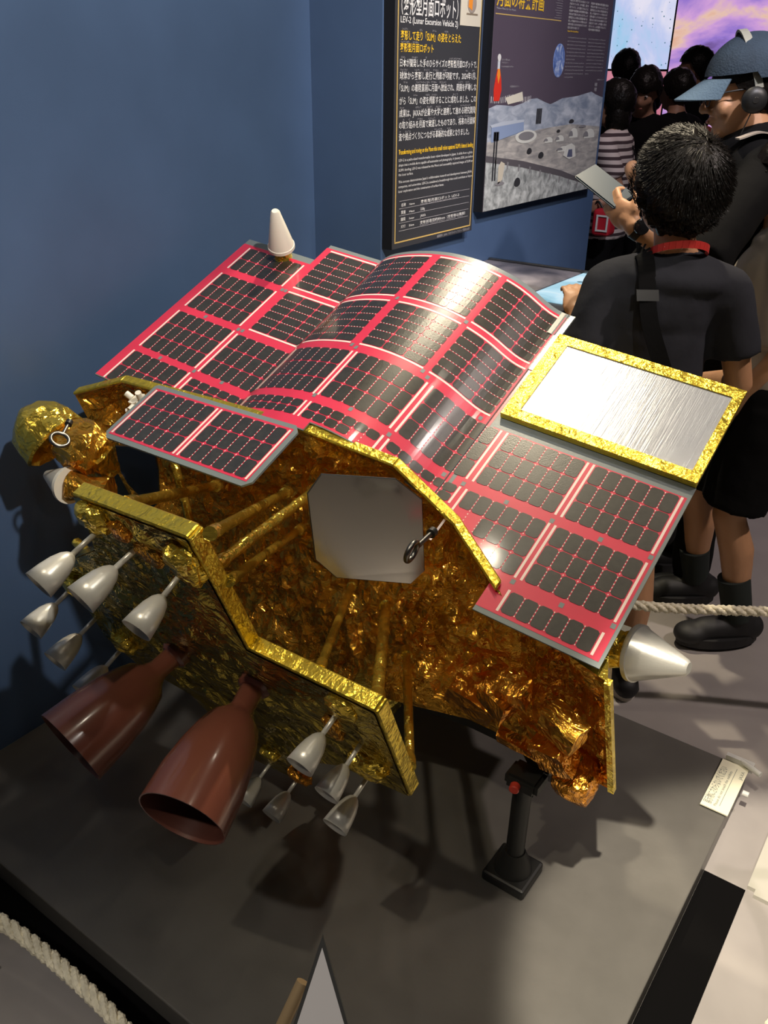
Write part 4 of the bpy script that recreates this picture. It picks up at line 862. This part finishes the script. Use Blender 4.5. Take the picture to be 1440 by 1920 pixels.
def hand(bm, wr, d, palm, s, curl=.5, thumb_side=1, spread=.10):
    """palm and five fingers of unequal length; d: pointing direction, palm: palm normal; fingers curl towards the palm"""
    d = V(d).normalized(); pn = V(palm); pn = (pn - d * pn.dot(d)).normalized(); x = d.cross(pn) * thumb_side; wr = V(wr)
    cap(bm, wr, wr + d * .03 * s, .021 * s, .024 * s)
    ell(bm, wr + d * .050 * s, (x * .040 * s, d * .048 * s, pn * .016 * s))
    for k, (off, ln) in enumerate(((.028, .070), (.010, .080), (-.009, .074), (-.027, .058))):
        p = wr + d * .085 * s + x * off * s; dd = (d + x * off * spread / .028).normalized(); a = curl * .55; r = .0088 * s
        for j, (fr, rr) in enumerate(((.45, .95), (.32, .85), (.23, .75))):
            dj = (dd * math.cos(a) + pn * math.sin(a)); q = p + dj * ln * fr * s; cap(bm, p, q, r, r * rr, 10); p = q; r *= rr; a += curl * (.9 if j == 0 else .7)
    p = wr + d * .022 * s + x * .034 * s; d1 = (d * .75 + x * .6 + pn * .35).normalized(); q = p + d1 * .038 * s; cap(bm, wr + d * .02 * s, p, .014 * s, .012 * s, 10); cap(bm, p, q, .0125 * s, .0105 * s, 10)
    d2 = (d * .8 + x * .15 + pn * (.3 + curl * .3)).normalized(); cap(bm, q, q + d2 * .030 * s, .0105 * s, .008 * s, 10)
def build_person(name, loc, label, J, s, voxel, skin, detail=True, hands=(), group=None, fat=1.0, cat='person'):
    t = empty(name, loc, label, cat, group); bm = bmesh.new()
    P = head_parts(bm, J['head'], J['face'], J.get('up', (0, 0, 1)), s)
    nk = V(J['neck']); cap(bm, V(J['head']) - V(J.get('up', (0, 0, 1))).normalized() * .05 * s - V(J['face']).normalized() * .012 * s, nk, .050 * s, .056 * s); ch = V(J['chest']); pv = V(J['pelvis'])
    sl, sr = V(J['shL']), V(J['shR']); hl, hr = V(J['hipL']), V(J['hipR']); xs = (sr - sl).normalized(); fw = V(J['body'])
    cap(bm, nk, sl, .052 * s, .050 * s); cap(bm, nk, sr, .052 * s, .050 * s)
    for c_, (wx, wf, wz) in ((ch, (.155, .105, .16)), (ch.lerp(pv, .5), (.135, .098, .16)), (pv, (.155, .108, .12))):
        upv = (nk - pv).normalized(); ell(bm, c_, (xs * wx * s * fat, fw.normalized() * wf * s * fat, upv * wz * s))
    for a, b, c_, r in (('shL', 'elL', 'wrL', 1), ('shR', 'elR', 'wrR', 1)):
        cap(bm, J[a], J[b], .047 * s * fat, .037 * s * fat); cap(bm, J[b], V(J[b]).lerp(V(J[c_]), .35), .038 * s * fat, .039 * s * fat); cap(bm, V(J[b]).lerp(V(J[c_]), .35), J[c_], .039 * s * fat, .026 * s)
    for a, b, c_ in (('hipL', 'knL', 'anL'), ('hipR', 'knR', 'anR')):
        cap(bm, J[a], J[b], .082 * s * fat, .054 * s * fat); k_ = V(J[b]); an = V(J[c_]); back = V(J.get('fw_' + c_, fw)).normalized() * -.018 * s
        cap(bm, k_, k_.lerp(an, .35) + back, .052 * s * fat, .057 * s * fat); cap(bm, k_.lerp(an, .35) + back, an, .057 * s * fat, .035 * s)
        fd = V(J.get('fw_' + c_, fw)).normalized(); cap(bm, an - V((0, 0, .035 * s)) - fd * .03 * s, an + fd * .13 * s - V((0, 0, .055 * s)), .034 * s, .026 * s)
    for (wr, el, palm, curl, side, hs) in hands: hand(bm, J[wr], V(J[wr]) - V(J[el]) if not isinstance(hs, tuple) else hs[1], palm, hs if not isinstance(hs, tuple) else hs[0], curl, side)
    body_ = melt('body', bm, voxel, skin, t, 3)
    return t, P
def tee(J, s, m, t, sleeve=.62, hem=None, name='t_shirt', fat=1.0, wob=.004, voxel=.008):
    bm = bmesh.new(); nk, ch, pv, sl, sr = (V(J[k]) for k in ('neck', 'chest', 'pelvis', 'shL', 'shR')); xs = (sr - sl).normalized(); fw = V(J['body']).normalized(); upv = (nk - pv).normalized()
    cap(bm, nk - upv * .06 * s, nk - upv * .004 * s - fw * .006 * s, .080 * s, .062 * s); ell(bm, nk - upv * .045 * s - fw * .005 * s, (xs * .155 * s, fw * .088 * s, upv * .055 * s)); cap(bm, nk - upv * .012 * s, sl, .059 * s, .064 * s); cap(bm, nk - upv * .012 * s, sr, .059 * s, .064 * s); cap(bm, sl - upv * .02 * s, sr - upv * .02 * s, .066 * s)
    ell(bm, ch + upv * .04 * s, (xs * .178 * s * fat, fw * .122 * s * fat, upv * .17 * s)); hem_p = pv if hem is None else V(hem)
    rings = []; K = 28                                             # loose tube of the shirt body
    for i in range(9):
        q = ch.lerp(hem_p, i / 8); wx = (.172 + .012 * i / 8) * s * fat; wf = (.122 + .012 * i / 8) * s * fat
        rings.append([bm.verts.new(q + xs * math.cos(2 * PI * k / K) * wx + fw * math.sin(2 * PI * k / K) * wf) for k in range(K)])
    for a, b in zip(rings, rings[1:]):
        for k in range(K): bm.faces.new((a[k], a[(k + 1) % K], b[(k + 1) % K], b[k]))
    bm.faces.new(rings[0][::-1]); bm.faces.new(rings[-1])
    for a, b in (('shL', 'elL'), ('shR', 'elR')):
        p, q = V(J[a]), V(J[a]).lerp(V(J[b]), sleeve); tube(bm, [p, p.lerp(q, .5), q], [.064 * s, .066 * s, .070 * s], 18); ico(bm, p, .064 * s)
    return melt(name, bm, voxel, m, t, 3, wob)
def legwear(J, s, m, t, frac, name='shorts', fat=1.0, full=False, voxel=.009):
    bm = bmesh.new(); pv = V(J['pelvis']); xs = (V(J['hipR']) - V(J['hipL'])).normalized(); fw = V(J['body']).normalized()
    ell(bm, pv - V((0, 0, .02 * s)), (xs * .172 * s * fat, fw * .125 * s * fat, V((0, 0, .14 * s))))
    for a, b, c_ in (('hipL', 'knL', 'anL'), ('hipR', 'knR', 'anR')):
        if full: cap(bm, J[a], J[b], .098 * s * fat, .072 * s * fat); cap(bm, J[b], V(J[b]).lerp(V(J[c_]), frac), .072 * s * fat, .062 * s * fat)
        else: p, q = V(J[a]), V(J[a]).lerp(V(J[b]), frac); tube(bm, [p, p.lerp(q, .5), q], [.100 * s * fat, .100 * s * fat, .098 * s * fat], 20); ico(bm, p, .099 * s * fat)
    return melt(name, bm, voxel, m, t, 3, .003)
def shoe(J, k, s, m, t, sole_m, sock=None, socklen=.10):
    an = V(J[k]); fd = V(J.get('fw_' + k, J['body'])); fd = V((fd.x, fd.y, 0)).normalized(); x = V((fd.y, -fd.x, 0)); base = V((an.x, an.y, max(0, an.z - .09 * s)))
    bm = bmesh.new(); cap(bm, base - fd * .050 * s + V((0, 0, .045 * s)), base + fd * .10 * s + V((0, 0, .040 * s)), .043 * s, .040 * s); ell(bm, base + fd * .135 * s + V((0, 0, .032 * s)), (x * .047 * s, fd * .055 * s, V((0, 0, .034 * s)))); cap(bm, base - fd * .02 * s + V((0, 0, .05 * s)), an + V((0, 0, .012 * s)), .044 * s, .043 * s)
    o = melt('shoe', bm, .009, m, t, 2)
    bm = bmesh.new(); prism(bm, [base + fd * (c * .128 * s + .050 * s) + x * (d * .054 * s) + V((0, 0, .0006)) for c, d in [(math.cos(a * PI / 10), math.sin(a * PI / 10)) for a in range(20)]], (0, 0, .030 * s)); from_bm('sole', bm, sole_m, o)
    if sock:
        up_ = (V(J['kn' + k[-1]]) - an).normalized(); bm = bmesh.new(); tube(bm, [an - up_ * .01 * s, an + up_ * socklen * s], [.044 * s, .047 * s], 18); from_bm('sock', bm, sock, t, True)
def hair_shell(P, s, m, t, back=-.085, long=0.0, fringe=.045, puff=1.0, name='hair', sub=4, spiky=.006):
    """hair cap: an ellipsoid around the skull, cut away over the face"""
    bm = bmesh.new(); O_ = P(0, 0, 0); x = (P(1, 0, 0) - O_).normalized(); f = (P(0, 1, 0) - O_).normalized(); u = (P(0, 0, 1) - O_).normalized()
    ell(bm, P(0, -.014, .028), (x * .091 * s * puff, f * .110 * s * puff, u * .106 * s * puff), sub)
    if long: ell(bm, P(0, -.035, -.06), (x * .082 * s * puff, f * .070 * s, u * .11 * s), sub)
    dele = []
    for v in bm.verts:
        q = v.co - O_; a, b, h = q.dot(x) / s, q.dot(f) / s, q.dot(u) / s
        lim = fringe if b > .045 else (fringe - (.045 - b) * 1.1 if b > -.03 else back)
        if h < lim - .012 and not (long and b < .015): dele.append(v)
        v.co += q.normalized() * spiky * s * (noise.noise(v.co * 55) + .8 * noise.noise(v.co * 120))
    bmesh.ops.delete(bm, geom=dele, context='VERTS')
    bmesh.ops.solidify(bm, geom=bm.faces[:], thickness=.012 * s)
    return from_bm(name, bm, m, t, True)
def strands(P, s, t, n_, seed, m, whorl=(0, -.055, .115), ln=.055, puff=1.06, up=.0):
    """locks of hair lying over the hair cap, radiating from the whorl"""
    rng = random.Random(seed); bm = bmesh.new(); O_ = P(0, 0, 0); x = (P(1, 0, 0) - O_).normalized(); f = (P(0, 1, 0) - O_).normalized(); u = (P(0, 0, 1) - O_).normalized()
    def surf(d, k): return P(0, -.014, .028) + (x * (d.x * .091) + f * (d.y * .110) + u * (d.z * .106)) * s * puff * k
    wd = V((whorl[0] / .091, whorl[1] / .110, whorl[2] / .106)).normalized()
    for i in range(n_):
        th = rng.uniform(0, 2 * PI); el = math.acos(1 - rng.random() * 1.45); a_, b_, c_ = frame(wd); d = (c_ * math.cos(el) + (a_ * math.cos(th) + b_ * math.sin(th)) * math.sin(el)).normalized()
        if d.y > .62 and d.z < .2 or d.z < -.72: continue
        rad = (d - wd * d.dot(wd)); rad = rad.normalized() if rad.length > 1e-3 else a_; side = d.cross(rad); rad = (rad + side * rng.uniform(.1, .55)).normalized(); L_ = ln * rng.uniform(.6, 1.2); w_ = .0016 * s * rng.uniform(.7, 1.6)
        pts = []; lift = rng.uniform(.0, .07) + up
        for j in range(4): k = j / 3; dj = (d + rad * (L_ / .1) * k).normalized(); pts.append(surf(dj, 1.0 + lift * k * k + .012 * (1 - k)))
        for j in range(3):
            p, q = pts[j], pts[j + 1]; sd = (q - p).cross(d.x * x + d.y * f + d.z * u).normalized(); w0, w1 = w_ * (1 - j / 3.2), w_ * (1 - (j + 1) / 3.2)
            nrm = (x * d.x + f * d.y + u * d.z) * .0012 * s; vs = [bm.verts.new(p - sd * w0), bm.verts.new(p + nrm), bm.verts.new(p + sd * w0), bm.verts.new(q - sd * w1), bm.verts.new(q + nrm), bm.verts.new(q + sd * w1)]
            bm.faces.new((vs[0], vs[1], vs[4], vs[3])); bm.faces.new((vs[1], vs[2], vs[5], vs[4]))
    return from_bm('hair_locks', bm, m, t, True, False)
RX = V((.811, .585, 0)); FWD = V((-.585, .811, 0)); UP = V((0, 0, 1))
def std(base, face, s, lean=V((0, 0, 0)), arms=None):
    """standing joints for height 1.7 * s"""
    b = V((base[0], base[1], 0)); f = V(face).normalized(); x = V((f.y, -f.x, 0)); Z = lambda a, c, z: b + x * a * s + f * c * s + UP * z * s + lean * z
    J = dict(head=Z(0, .02, 1.585), face=f, neck=Z(0, -.02, 1.44), chest=Z(0, 0, 1.24), pelvis=Z(0, 0, .95), body=f, shL=Z(-.165, -.01, 1.385), shR=Z(.165, -.01, 1.385), elL=Z(-.21, -.03, 1.10), elR=Z(.21, -.03, 1.10), wrL=Z(-.20, .06, .87), wrR=Z(.20, .06, .87), hipL=Z(-.085, 0, .90), hipR=Z(.085, 0, .90), knL=Z(-.09, .015, .50), knR=Z(.09, .015, .50), anL=Z(-.095, -.02, .09), anR=Z(.095, -.02, .09))
    if arms: J.update(arms)
    return J
# --- the boy seen from behind
sB = .835; bf = (FWD * .93 - RX * .36).normalized()
J = std((-.645, 1.935), FWD, sB)
J.update(head=V((-.628, 1.935, 1.325)), face=(FWD * .93 - RX * .28 + UP * .22).normalized(), up=(UP - FWD * .05), neck=V((-.600, 1.930, 1.185)), shL=V((-.725, 1.862, 1.135)), shR=V((-.500, 2.017, 1.120)), elL=V((-.745, 1.800, .930)), wrL=V((-.808, 1.911, 1.030)), elR=V((-.445, 2.055, .905)), wrR=V((-.58, 2.185, .85)))
boy, P = build_person('person', (-.62, 1.945, 0), 'boy in a charcoal T-shirt seen from behind, with short black hair and red lanyard', J, sB, .0052, M_skin, True, (('wrL', 'elL', -UP * .3 + FWD, .75, -1, (.80, (V((-.850, 1.966, 1.110)) - V((-.808, 1.911, 1.030))))), ('wrR', 'elR', -UP, .5, 1, .78)))
eyes(P, sB, boy); tee(J, sB, M_tee, boy, .66, J['pelvis'] - UP * .10, fat=.98); legwear(J, sB, M_blk, boy, .8); shoe(J, 'anL', sB, M_shoe, boy, M_sole, M_sock, .04); shoe(J, 'anR', sB, M_shoe, boy, M_sole, M_sock, .04)
hair_shell(P, sB * 1.05, M_hair, boy, -.095, 0, .045, 1.16, 'hair', 5, .012); strands(P, sB * 1.05, boy, 3400, 5, M_hair, (0, -.055, .115), .06, 1.17, .05)
M_lan = mat('red_lanyard', (.50, .030, .025), .5)
bm = bmesh.new(); nb = J['neck'] - UP * .0; lan = [nb + RX * (.062 * math.cos(a)) + FWD * (-.062 * math.sin(a)) + UP * (.020 + .030 * math.sin(a) - .055 * max(0, -math.sin(a))) for a in [-.9 + k * (PI + 1.8) / 24 for k in range(25)]]
for p, q in zip(lan, lan[1:]):
    o_ = ((p + q) / 2 - nb); o_.z = 0; o_ = o_.normalized(); v_ = [bm.verts.new(k) for k in (p - UP * .008, q - UP * .008, q + UP * .008, p + UP * .008)]; v2 = [bm.verts.new(k.co + o_ * .0025) for k in v_]
    bm.faces.new(v_[::-1]); bm.faces.new(v2); [bm.faces.new((v_[k], v_[(k + 1) % 4], v2[(k + 1) % 4], v2[k])) for k in range(4)]
from_bm('lanyard', bm, M_lan, boy)
pm = lan[13]; wall_text('lanyard_text', 'www.cjo', 0, 0, 0, .0085, M_txt, boy, .045, .01, (lan[10] - lan[16]).normalized() * 1, UP, lan[16] - UP * .004 + (-FWD) * .004)
bm = bmesh.new(); sp = bez([J['shL'].lerp(J['neck'], .42) + UP * .048 + FWD * .03, J['shL'].lerp(J['neck'], .45) + UP * .040 - FWD * .045, V((-.600, 1.815, 1.08)), V((-.540, 1.815, .95)), V((-.500, 1.84, .82))], 8)
for p, q in zip(sp, sp[1:]):
    d = (q - p).normalized(); o_ = V((.5, -.85, .1)).normalized(); sd = d.cross(o_).normalized(); obox(bm, (p + q) / 2, (q - p) * .55, sd * .018, o_ * .0015)
from_bm('bag_strap', bm, M_blk, boy); bm = bmesh.new(); obox(bm, sp[13], (sp[14] - sp[12]).normalized() * .012, RX * .024, V((.5, -.85, .1)).normalized() * .004); from_bm('strap_buckle', bm, M_black, boy)
# --- man with a cap and headphones, taking a photo with his phone
sM = 1.0; mf = -RX
J = std((-.655, 2.63), mf, sM)
J.update(head=V((-.700, 2.612, 1.512)), face=(mf * .96 - UP * .12 + FWD * .1).normalized(), neck=V((-.655, 2.615, 1.375)), shL=V((-.585, 2.480, 1.315)), shR=V((-.76, 2.75, 1.325)), elL=V((-.640, 2.240, 1.125)), wrL=V((-.788, 2.156, 1.215)), elR=V((-.87, 2.72, 1.10)), wrR=V((-1.00, 2.66, 1.30)))
man, P = build_person('person', (-.655, 2.63, 0), 'man in a blue cap, glasses and black headphones holding up a phone', J, sM, .0055, M_skin, True, (('wrL', 'elL', V((-.35, .5, .3)), 1.0, -1, (.92, V((-.060, .012, .040)))),))
eyes(P, sM, man); tee(J, sM, M_blk, man, .97, J['pelvis'] - UP * .08, fat=1.05); legwear(J, sM, M_blk, man, .95, 'trousers', 1.0, True); shoe(J, 'anL', sM, M_shoe, man, M_shoe); shoe(J, 'anR', sM, M_shoe, man, M_shoe)
hair_shell(P, sM, M_hair, man, -.055, 0, .03, .93, 'hair', 4, .002)
M_cap = mat('cap_blue_denim', (.022, .040, .064), .85, 0, .3, 200, .15, 30); M_brim = mat('cap_brim_blue', (.075, .125, .18), .85, 0, .2, 200)
bm = bmesh.new(); O_ = P(0, 0, 0); x_ = (P(1, 0, 0) - O_).normalized(); f_ = (P(0, 1, 0) - O_).normalized(); u_ = (P(0, 0, 1) - O_).normalized()
ell(bm, P(0, -.010, .034), (x_ * .098 * sM, f_ * .118 * sM, u_ * .108 * sM), 4); bmesh.ops.delete(bm, geom=[v for v in bm.verts if (v.co - O_).dot(u_) < (.034 + .12 * ((v.co - O_).dot(f_)) / sM * .25) * sM], context='VERTS'); bmesh.ops.solidify(bm, geom=bm.faces[:], thickness=.004); from_bm('cap', bm, M_cap, man, True)
bm = bmesh.new(); gr = []
for i in range(9):
    th = -1.15 + 2.3 * i / 8; row = []
    for j in range(6):
        k = j / 5; px, pf = math.sin(th) * .092, .030 + math.cos(th) * .075 * (1 - k) + k * (math.cos(th) * .075 + .080 * max(.15, math.cos(th * 1.1))); row.append(P(px * (1 + .02 * k), pf, .043 - .040 * k - .25 * px * px * 10 * (.4 + k * .6) * .5))
    gr.append([bm.verts.new(p) for p in row])
for a, b in zip(gr, gr[1:]):
    for j in range(5): bm.faces.new((a[j], a[j + 1], b[j + 1], b[j]))
bmesh.ops.recalc_face_normals(bm, faces=bm.faces); bmesh.ops.solidify(bm, geom=bm.faces[:], thickness=.005); from_bm('cap_brim', bm, M_brim, man, True)
bm = bmesh.new(); hb = [P(-.084 * math.cos(a), -.010 + .03 * math.sin(a), .012 + .135 * math.sin(a)) for a in [k * PI / 20 for k in range(21)]]
for p, q in zip(hb, hb[1:]): obox(bm, (p + q) / 2, (q - p) * .55, f_ * .010, ((p + q) / 2 - P(0, 0, .02)).normalized() * .003)
from_bm('headphone_band', bm, mat('headphone_grey', (.30, .30, .25), .5), man)
for k in (-1, 1):
    bm = bmesh.new(); lathe(bm, P(.080 * k, .004, -.016), x_ * k, [(0, .026), (.008, .031), (.022, .032), (.030, .026), (.034, .014)], 28); o = from_bm('headphone_cup', bm, M_black, man, True)
    bm = bmesh.new(); lathe(bm, P(.114 * k, .004, -.016), x_ * k, [(0, .008), (.0015, .007)], 16); from_bm('cup_badge', bm, M_steel, o, True)
bm = bmesh.new(); tube(bm, bez([P(-.10, .01, -.045), P(-.098, .03, -.09), P(-.085, .045, -.13), J['chest'] + mf * .14 + UP * .08]), .0016, 6); from_bm('cable', bm, M_black, man, True)
bm = bmesh.new(); tube(bm, [P(-.074, -.01, .012), P(-.072, .05, .010), P(-.058, .103, .006)], .0022, 8); tube(bm, [P(.074, -.01, .012), P(.072, .05, .010), P(.058, .103, .006)], .0022, 8)
for k in (-1, 1): tube(bm, [P(k * .034 + .024 * math.cos(a), .106 - .2 * abs(k * .034 + .024 * math.cos(a)) ** 1.6, -.004 + .018 * math.sin(a)) for a in [j * PI / 10 for j in range(20)]], .0018, 8, True)
tube(bm, [P(-.011, .107, .0), P(.011, .107, .0)], .0018, 8); from_bm('glasses', bm, M_black, man, True)
bm = bmesh.new(); ms = bez([J['shL'].lerp(J['neck'], .35) + UP * .07 + mf * .07, J['shL'].lerp(J['neck'], .35) + UP * .085, J['shL'].lerp(J['neck'], .30) + UP * .04 - mf * .10, J['chest'] - mf * .15 - UP * .1], 8)
for p, q in zip(ms, ms[1:]): d = (q - p).normalized(); obox(bm, (p + q) / 2, (q - p) * .55, mf.cross(UP) * .016, d.cross(mf.cross(UP)).normalized() * .002)
from_bm('bag_strap', bm, M_beige, man); bm = bmesh.new(); obox(bm, J['neck'] + mf * .045 - UP * .02, RX * .05, FWD * .055, UP * .02); bmesh.ops.bevel(bm, geom=bm.edges[:], offset=.012, segments=2, affect='EDGES'); from_bm('red_collar', bm, mat('dark_red_strap', (.20, .012, .02), .6), man)
wd_ = (J['wrL'] - J['elL']).normalized(); bm = bmesh.new(); lathe(bm, J['wrL'] - wd_ * .020, wd_, [(0, .0285), (.020, .0275)], 24); wt = from_bm('wristwatch', bm, M_black, man, True)
cn = V((.55, -.75, .30)); cn = (cn - wd_ * cn.dot(wd_)).normalized(); bm = bmesh.new(); lathe(bm, J['wrL'] - wd_ * .010 + cn * .026, cn, [(0, .019), (.008, .019), (.010, .015)], 28); from_bm('watch_face', bm, mat('watch_glass', (.008, .008, .009), .06), wt, True)
# phone in the man's hand
ph = empty('smartphone', (-.88, 2.19, 1.28), 'dark slate smartphone held up by the man in the cap', 'phone'); pc = V((-.893, 2.195, 1.298)); pa = (V((-.837, 2.180, 1.265)) - V((-.923, 2.201, 1.307))).normalized(); pb_ = V((.42, .72, .30)); pb_ = (pb_ - pa * pb_.dot(pa)).normalized(); pn_ = pa.cross(pb_)
bm = bmesh.new(); obox(bm, pc, pa * .074, pb_ * .036, pn_ * .0045); bmesh.ops.bevel(bm, geom=bm.edges[:], offset=.003, segments=2, affect='EDGES'); from_bm('case', bm, mat('phone_slate', (.022, .036, .050), .4), ph)
bm = bmesh.new(); obox(bm, pc - pn_ * .0048, pa * .069, pb_ * .032, pn_ * .0004); from_bm('phone_screen', bm, M_black, ph)
# --- walker at the right edge
sW = .86
J = std((-.43, 2.47), mf, sW)
J.update(pelvis=V((-.455, 2.450, .79)), hipL=V((-.415, 2.385, .755)), hipR=V((-.500, 2.510, .755)), knL=V((-.465, 2.355, .43)), knR=V((-.600, 2.480, .42)), anL=V((-.385, 2.385, .10)), anR=V((-.565, 2.545, .095)), fw_anL=V((-.74, -.67, 0)), fw_anR=V((-.80, -.60, 0)), chest=V((-.500, 2.475, 1.00)), neck=V((-.515, 2.495, 1.195)), head=V((-.53, 2.49, 1.32)), shL=V((-.445, 2.380, 1.14)), shR=V((-.60, 2.605, 1.14)), elL=V((-.425, 2.345, .905)), wrL=V((-.505, 2.330, .745)), elR=V((-.62, 2.66, .90)), wrR=V((-.70, 2.62, .74)))
wk, P = build_person('person', (-.40, 2.47, 0), 'person in a beige shirt, black shorts and black shoes walking left at the right edge', J, sW, .0068, M_skin, True, (('wrL', 'elL', mf, .9, 1, .85), ('wrR', 'elR', mf, .6, -1, .85)))
eyes(P, sW, wk); hair_shell(P, sW, M_hair, wk); tee(J, sW, M_beige, wk, .9, J['pelvis'] - UP * .02, 'shirt'); legwear(J, sW, M_blk, wk, .90, 'shorts', 1.12)
shoe(J, 'anL', 1.0, M_shoe, wk, M_shoe, M_sock, .13); shoe(J, 'anR', 1.0, M_shoe, wk, M_shoe, M_sock, .11)
# --- visitors in the background
def visitor(base, face, s, label, top, tm, hairkw, extra=None, bottom=M_blk, look=None, lift=0):
    J = std(base, face, s); 
    if look: J['face'] = V(look).normalized()
    if extra: J.update(extra(J, s))
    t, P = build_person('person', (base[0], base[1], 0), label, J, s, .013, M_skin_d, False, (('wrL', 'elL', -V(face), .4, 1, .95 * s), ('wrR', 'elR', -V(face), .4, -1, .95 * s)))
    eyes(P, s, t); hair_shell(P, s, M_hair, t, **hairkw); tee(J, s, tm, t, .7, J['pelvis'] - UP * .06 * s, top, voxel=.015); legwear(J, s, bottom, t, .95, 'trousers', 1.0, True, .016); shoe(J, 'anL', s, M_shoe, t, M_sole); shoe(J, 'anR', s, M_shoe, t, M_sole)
    return t, P, J
m_str = bpy.data.materials.new('striped_knit'); N, L = nt(m_str); b_ = N['Principled BSDF']; b_.inputs['Roughness'].default_value = .85
tc = N.new('ShaderNodeTexCoord'); wv = N.new('ShaderNodeTexWave'); wv.bands_direction = 'Z'; wv.inputs['Scale'].default_value = 9.5; wv.inputs['Distortion'].default_value = .4; L.new(tc.outputs['Object'], wv.inputs['Vector'])
cr = N.new('ShaderNodeValToRGB'); cr.color_ramp.interpolation = 'CONSTANT'; cr.color_ramp.elements[0].color = (.05, .03, .035, 1); cr.color_ramp.elements[1].position = .42; cr.color_ramp.elements[1].color = (.55, .48, .46, 1); L.new(wv.outputs['Fac'], cr.inputs['Fac']); L.new(cr.outputs[0], b_.inputs['Base Color'])
LF = -RX
v1, P, J = visitor((-1.785, 4.42), (LF * .8 + FWD * .5), .895, 'woman in a striped T-shirt with straight black hair beside the moon picture panel', 'striped_shirt', m_str, dict(long=1, fringe=.04, back=-.1, puff=1.0), lambda J, s: dict(elL=V((-1.665, 4.285, 1.03)), wrL=V((-1.725, 4.205, .985))))
bm = bmesh.new()
for p, q in zip(*(lambda b: (b, b[1:]))(bez([J['shR'].lerp(J['neck'], .3) + UP * .06, J['chest'] - V(J['body']) * .135 + UP * .03, J['pelvis'] + (J['shL'] - J['shR']) * .4 - V(J['body']) * .06], 8))): obox(bm, (p + q) / 2, (q - p) * .55, V(J['body']).cross(UP) * .010, V(J['body']) * .002)
from_bm('bag_strap', bm, M_blk, v1)
pouch = empty('pouch', (-1.67, 4.15, .85), 'small red pouch with a white rectangle carried beside the moon picture panel', 'bag'); bevel_box('bag', (-1.715, 4.10, .850), (-1.620, 4.19, .975), mat('pouch_red', (.50, .015, .03), .5), pouch, .02, 3)
bm = bmesh.new(); 
for (a, b, c, d) in ((-.030, .030, -.038, -.030), (-.030, .030, .030, .038), (-.030, -.022, -.030, .030), (.022, .030, -.030, .030)): bx(bm, (-1.658 + a, 4.094, .912 + c), (-1.658 + b, 4.099, .912 + d))
from_bm('white_frame', bm, M_txt, pouch)
bm = bmesh.new(); tube(bm, bez([V((-1.68, 4.15, .97)), V((-1.72, 4.165, 1.0)), V((-1.76, 4.17, .955))]), .006, 8); from_bm('pouch_strap', bm, M_black, pouch, True)
visitor((-1.905, 5.11), (-FWD * .8 + LF * .5), .925, 'visitor with a black bob facing the camera behind the striped woman', 'dark_top', M_blk, dict(fringe=.035, back=-.1, puff=1.08), None, M_blk, (-FWD * .85 + LF * .5 - UP * .3))
visitor((-2.43, 6.10), FWD, .99, 'dark haired visitor seen from behind, farthest left in front of the pale screen', 'dark_top', M_blk, dict(fringe=.05, back=-.09, puff=1.05))
v4, P, J = visitor((-1.83, 5.42), (FWD * .85 + LF * .5), .925, 'visitor in a black top with a red backpack seen from behind', 'dark_top', M_blk, dict(fringe=.05, back=-.075, puff=1.04))
bk = -V(J['body']); xs = V((J['body'].y, -J['body'].x, 0)); bm = bmesh.new(); ell(bm, J['chest'] + bk * .17 - UP * .04 + xs * .08, (xs * .13, bk * .08, UP * .19), 3); from_bm('backpack', bm, mat('rust_red_bag', (.22, .040, .025), .7), v4, True)
bm = bmesh.new()
for p, q in zip(*(lambda b: (b, b[1:]))(bez([J['chest'] + xs * .02 + bk * .12 + UP * .1, J['neck'] + xs * .05 + UP * .03, J['chest'] + xs * .16 + bk * .10 - UP * .02], 8))): obox(bm, (p + q) / 2, (q - p) * .55, xs.cross((q - p).normalized()).normalized() * .004, xs * .016)
from_bm('backpack_strap', bm, mat('rust_strap', (.20, .075, .055), .7), v4)
visitor((-1.97, 6.14), (LF * .9 + FWD * .3), 1.0, 'short haired man in profile in front of the Mars screen', 'dark_top', M_blk, dict(fringe=.05, back=-.07, puff=1.02))
visitor((-2.58, 7.08), FWD, .86, 'small child in a pink top standing closest to the pink screen', 'pink_top', mat('pink_cotton', (.55, .22, .26), .8), dict(fringe=.05, back=-.09, puff=1.0))
visitor((-1.62, 6.55), FWD, .97, 'visitor in a dark jacket behind the man in profile', 'dark_top', M_blk, dict(fringe=.05, back=-.09))

bpy.data.scenes.remove(TMP)
